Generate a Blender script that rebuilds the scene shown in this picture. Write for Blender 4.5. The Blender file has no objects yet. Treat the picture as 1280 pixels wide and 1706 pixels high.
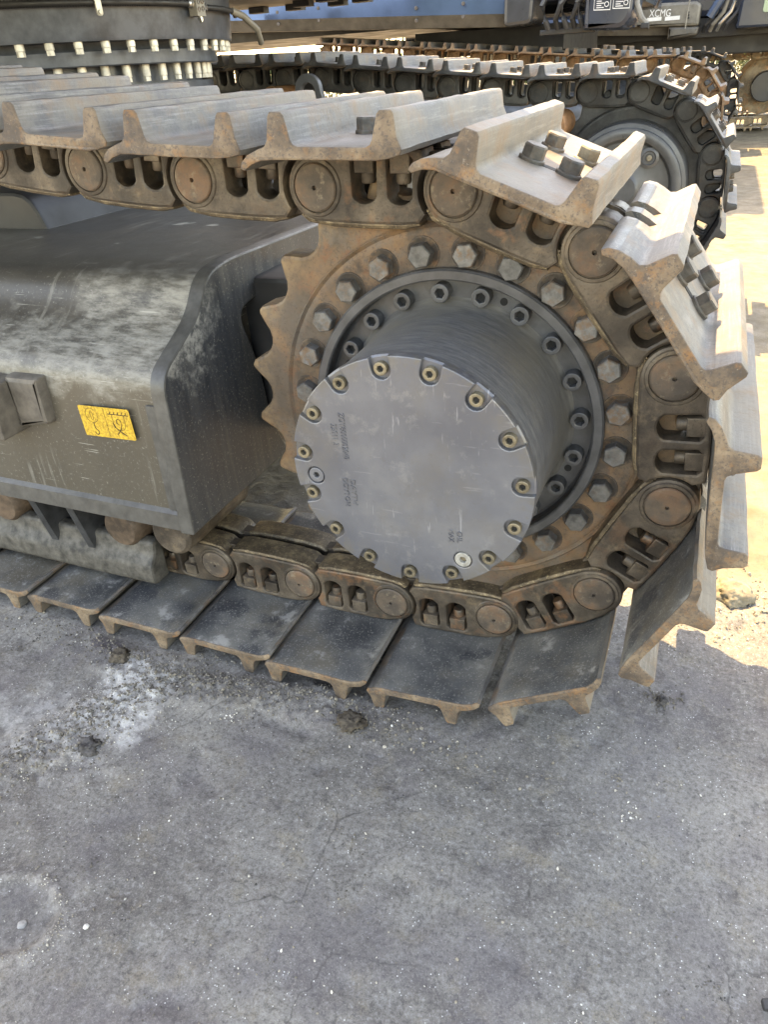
import bpy, math, random
from math import sin, cos, pi, radians, atan2, hypot, sqrt
from mathutils import Vector, Matrix, noise, Euler
from mathutils.geometry import tessellate_polygon

random.seed(7)
S = bpy.context.scene
COL = S.collection

# ------------------------------------------------------------------ camera
cam_d = bpy.data.cameras.new("camera")
cam = bpy.data.objects.new("camera", cam_d)
COL.objects.link(cam)
cam.location = (0.3427, -1.1113, 0.5191)
cam.rotation_euler = (1.01281, 0.05639, 0.38716)
cam_d.sensor_fit = 'VERTICAL'
cam_d.sensor_height = 24.0
cam_d.lens = 1189.95 / 1706 * 24.0
cam_d.clip_start = 0.02
cam_d.clip_end = 500
S.camera = cam

# ------------------------------------------------------------------ light
SUN = Vector((-0.44, 0.50, 1.0)).normalized()
w = bpy.data.worlds.new("World")
S.world = w
w.use_nodes = True
wn = w.node_tree.nodes
wl = w.node_tree.links
wn.clear()
sky = wn.new('ShaderNodeTexSky')
sky.sky_type = 'NISHITA'
sky.sun_disc = False
sky.sun_elevation = math.asin(SUN.z)
sky.sun_rotation = atan2(SUN.x, SUN.y) % (2 * pi)
bg = wn.new('ShaderNodeBackground')
bg.inputs[1].default_value = 0.15
wo = wn.new('ShaderNodeOutputWorld')
wl.new(sky.outputs[0], bg.inputs[0])
wl.new(bg.outputs[0], wo.inputs[0])
sl = bpy.data.lights.new("sun", 'SUN')
sl.energy = 2.0
sl.angle = radians(0.53)
sl.color = (1.0, 0.87, 0.62)
so = bpy.data.objects.new("sun", sl)
so.rotation_euler = SUN.to_track_quat('Z', 'Y').to_euler()
so.location = (-4, 4, 9)
COL.objects.link(so)
vs = S.view_settings
vs.view_transform = 'Standard'
vs.look = 'None'
vs.exposure = 3.28
vs.use_white_balance = True
vs.white_balance_temperature = 10500
vs.white_balance_tint = 14
vs.gamma = 1.0
vs.use_curve_mapping = False
S.cycles.use_denoising = True
S.cycles.max_bounces = 6

GROUND = -0.522
PITCH = 0.2145


# ------------------------------------------------------------------ material helper
class NT:
    def __init__(self, name):
        self.m = bpy.data.materials.new(name)
        self.m.use_nodes = True
        self.t = self.m.node_tree
        self.n = self.t.nodes
        self.b = self.n['Principled BSDF']
        tc = self.n.new('ShaderNodeTexCoord')
        oi = self.n.new('ShaderNodeObjectInfo')
        self.rnd = oi.outputs['Random']
        ml = self.n.new('ShaderNodeVectorMath')
        ml.operation = 'SCALE'
        ml.inputs[0].default_value = (31.7, 17.3, 23.9)
        self.t.links.new(oi.outputs['Random'], ml.inputs['Scale'])
        ad = self.n.new('ShaderNodeVectorMath')
        ad.operation = 'ADD'
        self.t.links.new(tc.outputs['Object'], ad.inputs[0])
        self.t.links.new(ml.outputs[0], ad.inputs[1])
        self.obj = tc.outputs['Object']
        self.co = ad.outputs[0]

    def link(self, a, b):
        self.t.links.new(a, b)

    def setin(self, sock, v):
        if hasattr(v, 'links'):
            self.link(v, sock)
        elif isinstance(v, (tuple, list)) and len(v) == 3 and sock.type == 'RGBA':
            sock.default_value = (*v, 1)
        else:
            sock.default_value = v

    def scale(self, s, co=None):
        m = self.n.new('ShaderNodeVectorMath')
        m.operation = 'MULTIPLY'
        self.link(co or self.co, m.inputs[0])
        m.inputs[1].default_value = s
        return m.outputs[0]

    def noise(self, sc, detail=5, rough=0.6, co=None, dist=0.0):
        x = self.n.new('ShaderNodeTexNoise')
        x.inputs['Scale'].default_value = sc
        x.inputs['Detail'].default_value = detail
        x.inputs['Roughness'].default_value = rough
        x.inputs['Distortion'].default_value = dist
        self.link(co or self.co, x.inputs['Vector'])
        return x.outputs['Fac']

    def voro(self, sc, co=None, feature='F1', rnd=1.0):
        x = self.n.new('ShaderNodeTexVoronoi')
        x.feature = feature
        x.inputs['Scale'].default_value = sc
        x.inputs['Randomness'].default_value = rnd
        self.link(co or self.co, x.inputs['Vector'])
        return x.outputs['Distance']

    def ramp(self, f, stops):
        x = self.n.new('ShaderNodeValToRGB')
        e = x.color_ramp.elements
        if f.node.type == 'TEX_NOISE':
            q = 0.55 if len(stops) > 2 else 0.72
            stops = [(0.5 + (p - 0.5) * q, c) for p, c in stops]
        while len(e) < len(stops):
            e.new(0.5)
        for k, (p, c) in enumerate(stops):
            e[k].position = p
            e[k].color = (c, c, c, 1) if not isinstance(c, (tuple, list)) else (*c, 1)
        self.link(f, x.inputs[0])
        return x.outputs[0]

    def mix(self, f, a, b, mode='MIX'):
        x = self.n.new('ShaderNodeMix')
        x.data_type = 'RGBA'
        x.blend_type = mode
        self.setin(x.inputs[0], f)
        self.setin(x.inputs[6], a)
        self.setin(x.inputs[7], b)
        return x.outputs[2]

    def math(self, op, a, b=None, c=None):
        x = self.n.new('ShaderNodeMath')
        x.operation = op
        self.setin(x.inputs[0], a)
        if b is not None:
            self.setin(x.inputs[1], b)
        if c is not None:
            self.setin(x.inputs[2], c)
        return x.outputs[0]

    def sep(self, v):
        x = self.n.new('ShaderNodeSeparateXYZ')
        self.link(v, x.inputs[0])
        return x.outputs

    def blob(self, c, r, wob=0.5, sc=6.0, co=None):
        """1 inside a noisy round patch about c (object space), 0 outside"""
        x = self.n.new('ShaderNodeVectorMath')
        x.operation = 'SUBTRACT'
        self.link(co or self.obj, x.inputs[0])
        x.inputs[1].default_value = c
        y = self.n.new('ShaderNodeVectorMath')
        y.operation = 'DIVIDE'
        self.link(x.outputs[0], y.inputs[0])
        y.inputs[1].default_value = r
        z = self.n.new('ShaderNodeVectorMath')
        z.operation = 'LENGTH'
        self.link(y.outputs[0], z.inputs[0])
        nz = self.noise(sc, 6, 0.65, co=self.obj)
        d = self.math('ADD', z.outputs['Value'], self.math('MULTIPLY', self.math('SUBTRACT', nz, 0.5), wob * 4))
        return self.ramp(d, [(0.55, 1.0), (1.0, 0.0)])

    def bump(self, h, strength=0.4, dist=0.002, nrm=None):
        x = self.n.new('ShaderNodeBump')
        x.inputs['Strength'].default_value = strength
        x.inputs['Distance'].default_value = dist
        self.link(h, x.inputs['Height'])
        if nrm is not None:
            self.link(nrm, x.inputs['Normal'])
        return x.outputs[0]

    def done(self, col, rough=0.6, metal=0.0, nrm=None, spec=0.5):
        self.setin(self.b.inputs['Base Color'], col)
        self.setin(self.b.inputs['Roughness'], rough)
        self.setin(self.b.inputs['Metallic'], metal)
        self.b.inputs['Specular IOR Level'].default_value = spec
        if nrm is not None:
            self.link(nrm, self.b.inputs['Normal'])
        return self.m


def plain(name, col, rough=0.5, metal=0.0, var=0.25, sc=30, bump=0.15, spec=0.5, rust=0.0):
    k = NT(name)
    f = k.noise(sc, 6, 0.65)
    lo = tuple(c * (1 - var) for c in col)
    hi = tuple(min(1, c * (1 + var)) for c in col)
    c = k.ramp(f, [(0.3, lo), (0.7, hi)])
    c = k.mix(1.0, c, k.ramp(k.rnd, [(0.0, 0.72), (1.0, 1.0)]), 'MULTIPLY')
    if rust > 0:
        c = k.mix(k.math('MULTIPLY', k.ramp(k.noise(sc * 1.3, 6, 0.7), [(0.44, 0.0), (0.66, 1.0)]), k.math('MULTIPLY', k.rnd, rust)), c, (0.15, 0.085, 0.045))
    r = k.ramp(k.noise(sc * 0.4, 4), [(0.3, max(0, rough - 0.12)), (0.7, min(1, rough + 0.12))])
    n = k.bump(k.noise(sc * 6, 4), bump, 0.001)
    return k.done(c, r, metal, n, spec)


# worn rolled steel of the track plates: grey mill scale, scuffs, thin rust bloom
k = NT("worn_steel")
big = k.noise(9, 6, 0.65)
fine = k.noise(160, 4, 0.7)
streak = k.noise(40, 5, 0.7, co=k.scale((0.5, 0.25, 6.0)))
c = k.ramp(big, [(0.25, (0.068, 0.062, 0.058)), (0.55, (0.132, 0.124, 0.114)), (0.8, (0.205, 0.190, 0.168))])
c = k.mix(k.ramp(streak, [(0.5, 0.0), (0.72, 0.5)]), c, (0.27, 0.255, 0.235))
c = k.mix(k.ramp(fine, [(0.55, 0.0), (0.7, 0.55)]), c, (0.07, 0.068, 0.066))
c = k.mix(k.ramp(k.noise(4.5, 6, 0.65), [(0.42, 0.0), (0.66, 0.6)]), c, (0.19, 0.155, 0.115))
rust = k.math('MULTIPLY', k.ramp(k.noise(14, 7, 0.7), [(0.5, 0.0), (0.75, 1.0)]), 0.7)
c = k.mix(rust, c, (0.19, 0.115, 0.062))
nb = k.bump(k.noise(90, 6, 0.7), 0.5, 0.002)
nb = k.bump(k.noise(420, 3, 0.6), 0.35, 0.0007, nb)
M_STEEL = k.done(c, k.ramp(big, [(0.3, 0.48), (0.7, 0.68)]), 0.25, nb)

# sawn ends of the plates: pitted brown rust
k = NT("rusty_cut_end")
big = k.noise(18, 6, 0.65)
c = k.ramp(big, [(0.25, (0.075, 0.055, 0.041)), (0.5, (0.150, 0.105, 0.070)), (0.75, (0.235, 0.170, 0.112))])
c = k.mix(k.ramp(k.noise(45, 6, 0.7), [(0.55, 0.0), (0.75, 0.75)]), c, (0.24, 0.115, 0.045))
c = k.mix(k.ramp(k.noise(230, 4, 0.7), [(0.52, 0.0), (0.68, 0.7)]), c, (0.06, 0.05, 0.045))
c = k.mix(k.ramp(k.noise(300, 3, 0.7), [(0.68, 0.0), (0.78, 0.45)]), c, (0.32, 0.27, 0.21))
nb = k.bump(k.noise(120, 6, 0.75), 0.7, 0.002)
nb = k.bump(k.noise(500, 3, 0.6), 0.5, 0.0008, nb)
M_CUT = k.done(c, 0.75, 0.1, nb)

# inner faces of the track plates: dark, blue-grey, oil and dust
k = NT("oily_plate")
big = k.noise(8, 6, 0.6)
c = k.ramp(big, [(0.25, (0.052, 0.055, 0.058)), (0.5, (0.105, 0.106, 0.104)), (0.8, (0.18, 0.172, 0.152))])
c = k.mix(k.ramp(k.noise(5, 6, 0.65), [(0.48, 0.0), (0.66, 0.6)]), c, (0.15, 0.125, 0.09))
c = k.mix(k.ramp(k.noise(7.3, 5, 0.6), [(0.56, 0.0), (0.66, 0.7)]), c, (0.030, 0.033, 0.040))
c = k.mix(k.ramp(k.noise(260, 3, 0.7), [(0.6, 0.0), (0.68, 0.75)]), c, (0.26, 0.25, 0.23))
c = k.mix(k.ramp(k.noise(16, 7, 0.7), [(0.62, 0.0), (0.73, 0.6)]), c, (0.36, 0.35, 0.33))
nb = k.bump(k.noise(150, 6, 0.7), 0.4, 0.0015)
M_PLATE = k.done(c, k.ramp(big, [(0.3, 0.35), (0.7, 0.62)]), 0.3, nb)

# chain links: brown black, oily, dusted
def link_mat(name, a, b, d, dust):
    k = NT(name)
    big = k.noise(11, 6, 0.65)
    c = k.ramp(big, [(0.28, a), (0.52, b), (0.78, d)])
    c = k.mix(k.ramp(k.noise(26, 7, 0.72), [(0.55, 0.0), (0.75, 0.6)]), c, dust)
    c = k.mix(k.ramp(k.noise(240, 4, 0.7), [(0.58, 0.0), (0.7, 0.5)]), c, tuple(x * 0.5 for x in a))
    c = k.mix(k.ramp(k.noise(7, 6, 0.7), [(0.5, 0.0), (0.66, 0.75)]), c, tuple(x * 0.45 for x in b))
    c = k.mix(k.math('MULTIPLY', k.ramp(k.noise(19, 6, 0.7), [(0.54, 0.0), (0.68, 0.8)]), k.rnd), c, tuple(min(1, x * q) for x, q in zip(d, (1.15, 0.72, 0.5))))
    nb = k.bump(k.noise(70, 6, 0.7), 0.5, 0.002)
    nb = k.bump(k.noise(360, 3, 0.6), 0.4, 0.0007, nb)
    return k.done(c, k.ramp(k.noise(9, 5), [(0.35, 0.38), (0.65, 0.65)]), 0.25, nb)


M_LINK = link_mat("oily_brown_link", (0.034, 0.026, 0.020), (0.078, 0.060, 0.045), (0.140, 0.111, 0.083), (0.20, 0.145, 0.092))
M_LINK_DARK = link_mat("black_link", (0.028, 0.030, 0.032), (0.045, 0.047, 0.049), (0.07, 0.072, 0.072), (0.10, 0.096, 0.088))
M_LINK_RUST = link_mat("rusty_link", (0.10, 0.062, 0.036), (0.17, 0.105, 0.062), (0.24, 0.16, 0.10), (0.28, 0.18, 0.10))
M_LINK_TAN = link_mat("clay_caked_link", (0.18, 0.135, 0.085), (0.27, 0.20, 0.13), (0.34, 0.27, 0.18), (0.36, 0.30, 0.20))

# rail edge, polished by the rollers with earth in the scratches
k = NT("rubbed_rail")
c = k.ramp(k.noise(30, 7, 0.7), [(0.3, (0.060, 0.044, 0.030)), (0.55, (0.115, 0.085, 0.055)), (0.75, (0.21, 0.155, 0.095))])
c = k.mix(k.ramp(k.noise(160, 5, 0.75), [(0.6, 0.0), (0.7, 0.8)]), c, (0.34, 0.27, 0.165))
nb = k.bump(k.noise(140, 6, 0.75), 0.7, 0.002)
M_RAIL = k.done(c, 0.45, 0.4, nb)

# pin ends
k = NT("pin_end_rust")
c = k.ramp(k.noise(16, 6, 0.65), [(0.3, (0.060, 0.047, 0.038)), (0.5, (0.100, 0.074, 0.055)), (0.72, (0.155, 0.090, 0.056))])
c = k.mix(k.ramp(k.noise(60, 6, 0.7), [(0.58, 0.0), (0.75, 0.7)]), c, (0.22, 0.18, 0.13))
nb = k.bump(k.noise(110, 6, 0.75), 0.6, 0.002)
M_PIN = k.done(c, 0.6, 0.2, nb)

# sprocket casting
k = NT("sprocket_rust")
big = k.noise(7, 6, 0.7)
c = k.ramp(big, [(0.28, (0.062, 0.044, 0.030)), (0.5, (0.135, 0.085, 0.050)), (0.72, (0.20, 0.115, 0.062))])
c = k.mix(k.ramp(k.noise(12, 7, 0.7), [(0.46, 0.0), (0.66, 0.75)]), c, (0.115, 0.100, 0.085))
c = k.mix(k.ramp(k.noise(34, 7, 0.7), [(0.54, 0.0), (0.7, 0.8)]), c, (0.165, 0.075, 0.038))
c = k.mix(k.ramp(k.noise(10, 7, 0.72), [(0.54, 0.0), (0.68, 0.8)]), c, (0.042, 0.035, 0.030))
c = k.mix(k.ramp(k.noise(5.5, 6, 0.7), [(0.50, 0.0), (0.64, 0.7)]), c, (0.085, 0.068, 0.055))
c = k.mix(k.ramp(k.noise(210, 4, 0.7), [(0.57, 0.0), (0.7, 0.55)]), c, (0.05, 0.036, 0.026))
sps = k.sep(k.obj)
rs_ = k.math('SQRT', k.math('ADD', k.math('MULTIPLY', sps[0], sps[0]), k.math('MULTIPLY', sps[2], sps[2])))
c = k.mix(k.math('MULTIPLY', k.ramp(rs_, [(0.345, 0.0), (0.385, 1.0)]), k.ramp(k.noise(50, 6, 0.7), [(0.40, 0.1), (0.6, 0.8)])), c, (0.235, 0.155, 0.085))
c = k.mix(k.math('MULTIPLY', k.ramp(rs_, [(0.242, 1.0), (0.275, 0.0)]), k.ramp(k.noise(45, 6, 0.7), [(0.36, 0.0), (0.56, 0.9)])), c, (0.040, 0.034, 0.030))
nb = k.bump(k.noise(80, 6, 0.72), 0.6, 0.002)
nb = k.bump(k.noise(400, 3, 0.6), 0.4, 0.0007, nb)
M_SPROCKET = k.done(c, k.ramp(big, [(0.3, 0.45), (0.7, 0.68)]), 0.2, nb)

M_BOLT = plain("dark_bolt", (0.135, 0.132, 0.126), 0.55, 0.35, 0.4, 60, 0.4, rust=0.9)
M_BOLT_SHOE = plain("shoe_bolt", (0.115, 0.105, 0.092), 0.6, 0.2, 0.4, 60, 0.4, rust=0.6)
M_BOLT_TAN = plain("dusty_bolt", (0.30, 0.26, 0.19), 0.6, 0.2, 0.3, 60, 0.3)
M_ZINC = plain("zinc_bolt", (0.62, 0.60, 0.53), 0.45, 0.3, 0.2, 40, 0.2)
M_PLUG = plain("dull_zinc_plug", (0.34, 0.33, 0.30), 0.5, 0.3, 0.3, 80, 0.3)
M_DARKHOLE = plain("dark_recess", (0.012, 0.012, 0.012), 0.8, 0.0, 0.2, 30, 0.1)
M_BRASSY = plain("yellow_zinc_screw", (0.21, 0.175, 0.12), 0.45, 0.5, 0.3, 80, 0.3)

# gearbox casing paint
k = NT("drive_grey_paint")
sp = k.sep(k.obj)
ang = k.math('ARCTAN2', sp[2], sp[0])
cmb = k.n.new('ShaderNodeCombineXYZ')
k.link(k.math('MULTIPLY', ang, 0.25), cmb.inputs[0])
k.link(k.math('MULTIPLY', sp[1], 9.0), cmb.inputs[1])
ringn = k.noise(16, 6, 0.75, co=cmb.outputs[0])
c = k.ramp(ringn, [(0.3, (0.082, 0.083, 0.087)), (0.5, (0.118, 0.118, 0.120)), (0.72, (0.165, 0.162, 0.156))])
c = k.mix(k.ramp(k.noise(4, 6, 0.6), [(0.42, 0.0), (0.7, 0.6)]), c, (0.17, 0.15, 0.115))
nb = k.bump(ringn, 0.3, 0.001)
nb = k.bump(k.noise(300, 3, 0.6), 0.25, 0.0006, nb)
M_DRIVE = k.done(c, k.ramp(ringn, [(0.3, 0.48), (0.7, 0.62)]), 0.05, nb)
M_FLANGE = plain("flange_dark_paint", (0.078, 0.078, 0.080), 0.42, 0.1, 0.3, 20, 0.3)

# cover plate: silver grey paint, cast texture, scratches
k = NT("cover_silver_paint")
big = k.noise(5, 6, 0.6)
c = k.ramp(big, [(0.3, (0.104, 0.108, 0.124)), (0.6, (0.136, 0.140, 0.155)), (0.8, (0.168, 0.168, 0.174))])
s1 = k.noise(7, 3, 0.5, co=k.scale((1, 1, 1)), dist=0.4)
sv = k.n.new('ShaderNodeMapping')
sv.inputs['Rotation'].default_value = (0, 0.95, 0)
sv.inputs['Scale'].default_value = (60, 1, 4)
k.link(k.co, sv.inputs['Vector'])
scr = k.math('MULTIPLY', k.ramp(k.noise(3, 3, 0.6, co=sv.outputs[0]), [(0.70, 0.0), (0.73, 1.0)]),
             k.ramp(k.noise(14, 4, 0.6), [(0.5, 0.0), (0.62, 1.0)]))
sv2 = k.n.new('ShaderNodeMapping')
sv2.inputs['Rotation'].default_value = (0, -0.25, 0)
sv2.inputs['Scale'].default_value = (5, 1, 70)
k.link(k.co, sv2.inputs['Vector'])
scr2 = k.math('MULTIPLY', k.ramp(k.noise(3, 3, 0.6, co=sv2.outputs[0]), [(0.71, 0.0), (0.74, 1.0)]),
              k.ramp(k.noise(11, 4, 0.6), [(0.54, 0.0), (0.64, 1.0)]))
c = k.mix(k.ramp(k.noise(9, 7, 0.72), [(0.5, 0.0), (0.7, 0.55)]), c, (0.135, 0.127, 0.120))
c = k.mix(k.ramp(k.noise(26, 7, 0.75), [(0.58, 0.0), (0.7, 0.4)]), c, (0.22, 0.218, 0.218))
spc = k.sep(k.obj)
rr = k.math('SQRT', k.math('ADD', k.math('MULTIPLY', spc[0], spc[0]), k.math('MULTIPLY', spc[2], spc[2])))
rim_ = k.math('MULTIPLY', k.ramp(rr, [(0.155, 0.0), (0.185, 0.7)]), k.ramp(k.noise(40, 6, 0.7), [(0.42, 0.0), (0.6, 1.0)]))
c = k.mix(rim_, c, (0.13, 0.12, 0.105))
c = k.mix(k.math('MULTIPLY', k.math('MAXIMUM', scr, k.math('MULTIPLY', scr2, 0.4)), 0.25), c, (0.50, 0.50, 0.52))
c = k.mix(k.ramp(k.noise(120, 4, 0.7), [(0.62, 0.0), (0.72, 0.35)]), c, (0.12, 0.115, 0.11))
nb = k.bump(k.noise(95, 4, 0.55), 0.16, 0.0012)
M_COVER = k.done(c, k.ramp(big, [(0.3, 0.34), (0.7, 0.46)]), 0.35, nb)

# side frame paint: near-black grey with dust and a pale scuffed patch
k = NT("frame_dusty_paint")
big = k.noise(6, 7, 0.65)
mg = k.n.new('ShaderNodeMapping')
mg.inputs['Rotation'].default_value = (0.3, 0.35, 0.5)
mg.inputs['Scale'].default_value = (0.45, 1.5, 1.5)
k.link(k.obj, mg.inputs['Vector'])
grain = k.noise(48, 8, 0.78, co=mg.outputs[0])
c = k.ramp(big, [(0.18, (0.044, 0.041, 0.037)), (0.55, (0.062, 0.056, 0.048)), (0.9, (0.088, 0.078, 0.064))])
sp = k.sep(k.obj)
side = k.ramp(sp[2], [(0.0, 1.0), (0.075, 0.85), (0.10, 0.0)])
c = k.mix(k.math('MULTIPLY', side, 0.65), c, (0.085, 0.072, 0.052))
dust1 = k.blob((-0.585, -0.05, 0.145), (0.24, 0.17, 0.17), 0.5, 9)
dust2 = k.blob((-0.68, -0.12, 0.10), (0.34, 0.10, 0.09), 0.7, 14)
dmask = k.math('MULTIPLY', k.math('MAXIMUM', dust1, k.math('MULTIPLY', dust2, 0.8)),
               k.ramp(grain, [(0.36, 0.12), (0.62, 1.0)]))
c = k.mix(k.math('MULTIPLY', dmask, 0.62), c, (0.34, 0.325, 0.285))
c = k.mix(k.ramp(k.noise(170, 4, 0.75), [(0.64, 0.0), (0.72, 0.5)]), c, (0.27, 0.26, 0.235))
mp = k.n.new('ShaderNodeMapping')
mp.inputs['Scale'].default_value = (55, 5, 4)
mp.inputs['Rotation'].default_value = (0, 0.12, 0)
k.link(k.obj, mp.inputs['Vector'])
dr = k.math('MULTIPLY', k.ramp(k.noise(1.0, 4, 0.6, co=mp.outputs[0]), [(0.62, 0.0), (0.72, 0.7)]),
            k.ramp(k.noise(7, 3, 0.5), [(0.45, 0.0), (0.6, 0.8)]))
c = k.mix(dr, c, (0.20, 0.19, 0.165))
mp2 = k.n.new('ShaderNodeMapping')
mp2.inputs['Scale'].default_value = (4, 4, 150)
mp2.inputs['Rotation'].default_value = (0, 0.06, 0)
k.link(k.obj, mp2.inputs['Vector'])
sc2 = k.math('MULTIPLY', k.ramp(k.noise(1.5, 3, 0.6, co=mp2.outputs[0]), [(0.70, 0.0), (0.73, 1.0)]),
             k.ramp(k.noise(10, 3, 0.5), [(0.52, 0.0), (0.6, 0.7)]))
c = k.mix(sc2, c, (0.36, 0.35, 0.31))
nb = k.bump(k.noise(120, 6, 0.7), 0.2, 0.0015)
M_FRAME = k.done(c, k.math('ADD', k.math('MULTIPLY', dmask, 0.35), k.ramp(big, [(0.3, 0.28), (0.7, 0.40)])), 0.05, nb)

# the plate that closes the frame: bluish black paint with brushed dust, bare edges
k = NT("frame_end_paint")
mp = k.n.new('ShaderNodeMapping')
mp.inputs['Scale'].default_value = (30, 30, 2.2)
k.link(k.obj, mp.inputs['Vector'])
st = k.noise(1.6, 6, 0.7, co=mp.outputs[0])
c = k.ramp(st, [(0.2, (0.034, 0.037, 0.042)), (0.52, (0.050, 0.053, 0.057)), (0.85, (0.090, 0.088, 0.082))])
c = k.mix(k.ramp(k.noise(210, 5, 0.75), [(0.62, 0.0), (0.7, 0.7)]), c, (0.26, 0.25, 0.22))
spn = k.blob((-0.5, -0.10, 0.14), (0.2, 0.12, 0.10), 0.5, 22)
c = k.mix(k.math('MULTIPLY', spn, k.ramp(k.noise(60, 6, 0.7), [(0.4, 0.1), (0.62, 0.9)])), c, (0.33, 0.32, 0.29))
nb = k.bump(k.noise(200, 5, 0.7), 0.2, 0.001)
M_FRAMEEND = k.done(c, k.ramp(st, [(0.3, 0.32), (0.7, 0.5)]), 0.05, nb)

M_EDGE = plain("scuffed_edge_paint", (0.076, 0.073, 0.067), 0.46, 0.05, 0.24, 38, 0.3)
M_LUG = plain("brown_dusty_lug", (0.105, 0.090, 0.074), 0.6, 0.1, 0.3, 30, 0.4)
M_GUARD = plain("dusty_cast_guard", (0.088, 0.080, 0.068), 0.65, 0.1, 0.55, 40, 0.5)
M_RIB = plain("black_rib", (0.035, 0.036, 0.038), 0.5, 0.1, 0.4, 30, 0.3)
M_ROLLER = plain("rusty_roller", (0.10, 0.066, 0.044), 0.6, 0.2, 0.5, 30, 0.5)
M_ROLLER_BRIGHT = plain("orange_rust_roller", (0.30, 0.15, 0.07), 0.6, 0.1, 0.35, 30, 0.4)
M_RING = plain("slew_ring_grey", (0.072, 0.082, 0.098), 0.4, 0.1, 0.35, 14, 0.2)
M_RUBBER = plain("black_rubber", (0.022, 0.022, 0.023), 0.55, 0.0, 0.3, 50, 0.3)
M_HULL = plain("navy_machine_paint", (0.028, 0.038, 0.058), 0.22, 0.0, 0.15, 3, 0.03)
M_HULLGREY = plain("charcoal_machine_paint", (0.05, 0.053, 0.058), 0.35, 0.0, 0.25, 5, 0.08)
M_HULLTAN = plain("dusty_machine_paint", (0.20, 0.185, 0.155), 0.5, 0.0, 0.3, 8, 0.15)
M_SKIRT = plain("glossy_skirt_paint", (0.10, 0.15, 0.24), 0.16, 0.55, 0.12, 4, 0.03)
M_SKIRTLOW = plain("lower_skirt_paint", (0.13, 0.12, 0.105), 0.42, 0.1, 0.3, 8, 0.15)  # greyish tan for the lower faces of the skirts
M_UNDER = plain("underbody_primer", (0.20, 0.185, 0.16), 0.6, 0.0, 0.3, 6, 0.2)
M_BLACK = plain("black_chassis", (0.020, 0.021, 0.023), 0.5, 0.0, 0.3, 10, 0.15)
M_WHITE = plain("white_vinyl", (0.78, 0.78, 0.76), 0.5, 0.0, 0.08, 20, 0.05)
M_STICKER_Y = plain("yellow_vinyl", (0.56, 0.335, 0.035), 0.5, 0.0, 0.38, 190, 0.2)
M_INK = plain("black_ink", (0.03, 0.022, 0.012), 0.5, 0.0, 0.1, 60, 0.05)
M_GLASS = plain("cab_glass", (0.10, 0.16, 0.15), 0.06, 0.3, 0.1, 2, 0.0)
M_DISC = plain("dark_grey_casting", (0.100, 0.103, 0.105), 0.36, 0.1, 0.2, 12, 0.15)
M_CHROME = plain("bright_steel", (0.6, 0.6, 0.58), 0.25, 0.9, 0.1, 20, 0.05)


# ------------------------------------------------------------------ mesh helper
def offset_loop(pts, d):
    """move a closed 2D loop inward by d (counter-clockwise loop)"""
    n = len(pts)
    out = []
    for i in range(n):
        ax, az = pts[i - 1]
        bx, bz = pts[i]
        cx, cz = pts[(i + 1) % n]
        e1 = (bx - ax, bz - az)
        e2 = (cx - bx, cz - bz)
        l1 = hypot(*e1) or 1e-9
        l2 = hypot(*e2) or 1e-9
        n1 = (-e1[1] / l1, e1[0] / l1)
        n2 = (-e2[1] / l2, e2[0] / l2)
        mx, mz = n1[0] + n2[0], n1[1] + n2[1]
        ml = mx * mx + mz * mz
        if ml < 0.3:
            ml = 0.3
        out.append((bx + mx * 2 * d / ml, bz + mz * 2 * d / ml))
    return out


def area2(p):
    return sum(p[i - 1][0] * p[i][1] - p[i][0] * p[i - 1][1] for i in range(len(p)))


def ccw(p):
    return list(p) if area2(p) > 0 else list(reversed(p))


def circle(cx, cz, r, n, a0=0.0):
    return [(cx + r * cos(a0 + 2 * pi * i / n), cz + r * sin(a0 + 2 * pi * i / n)) for i in range(n)]


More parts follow.
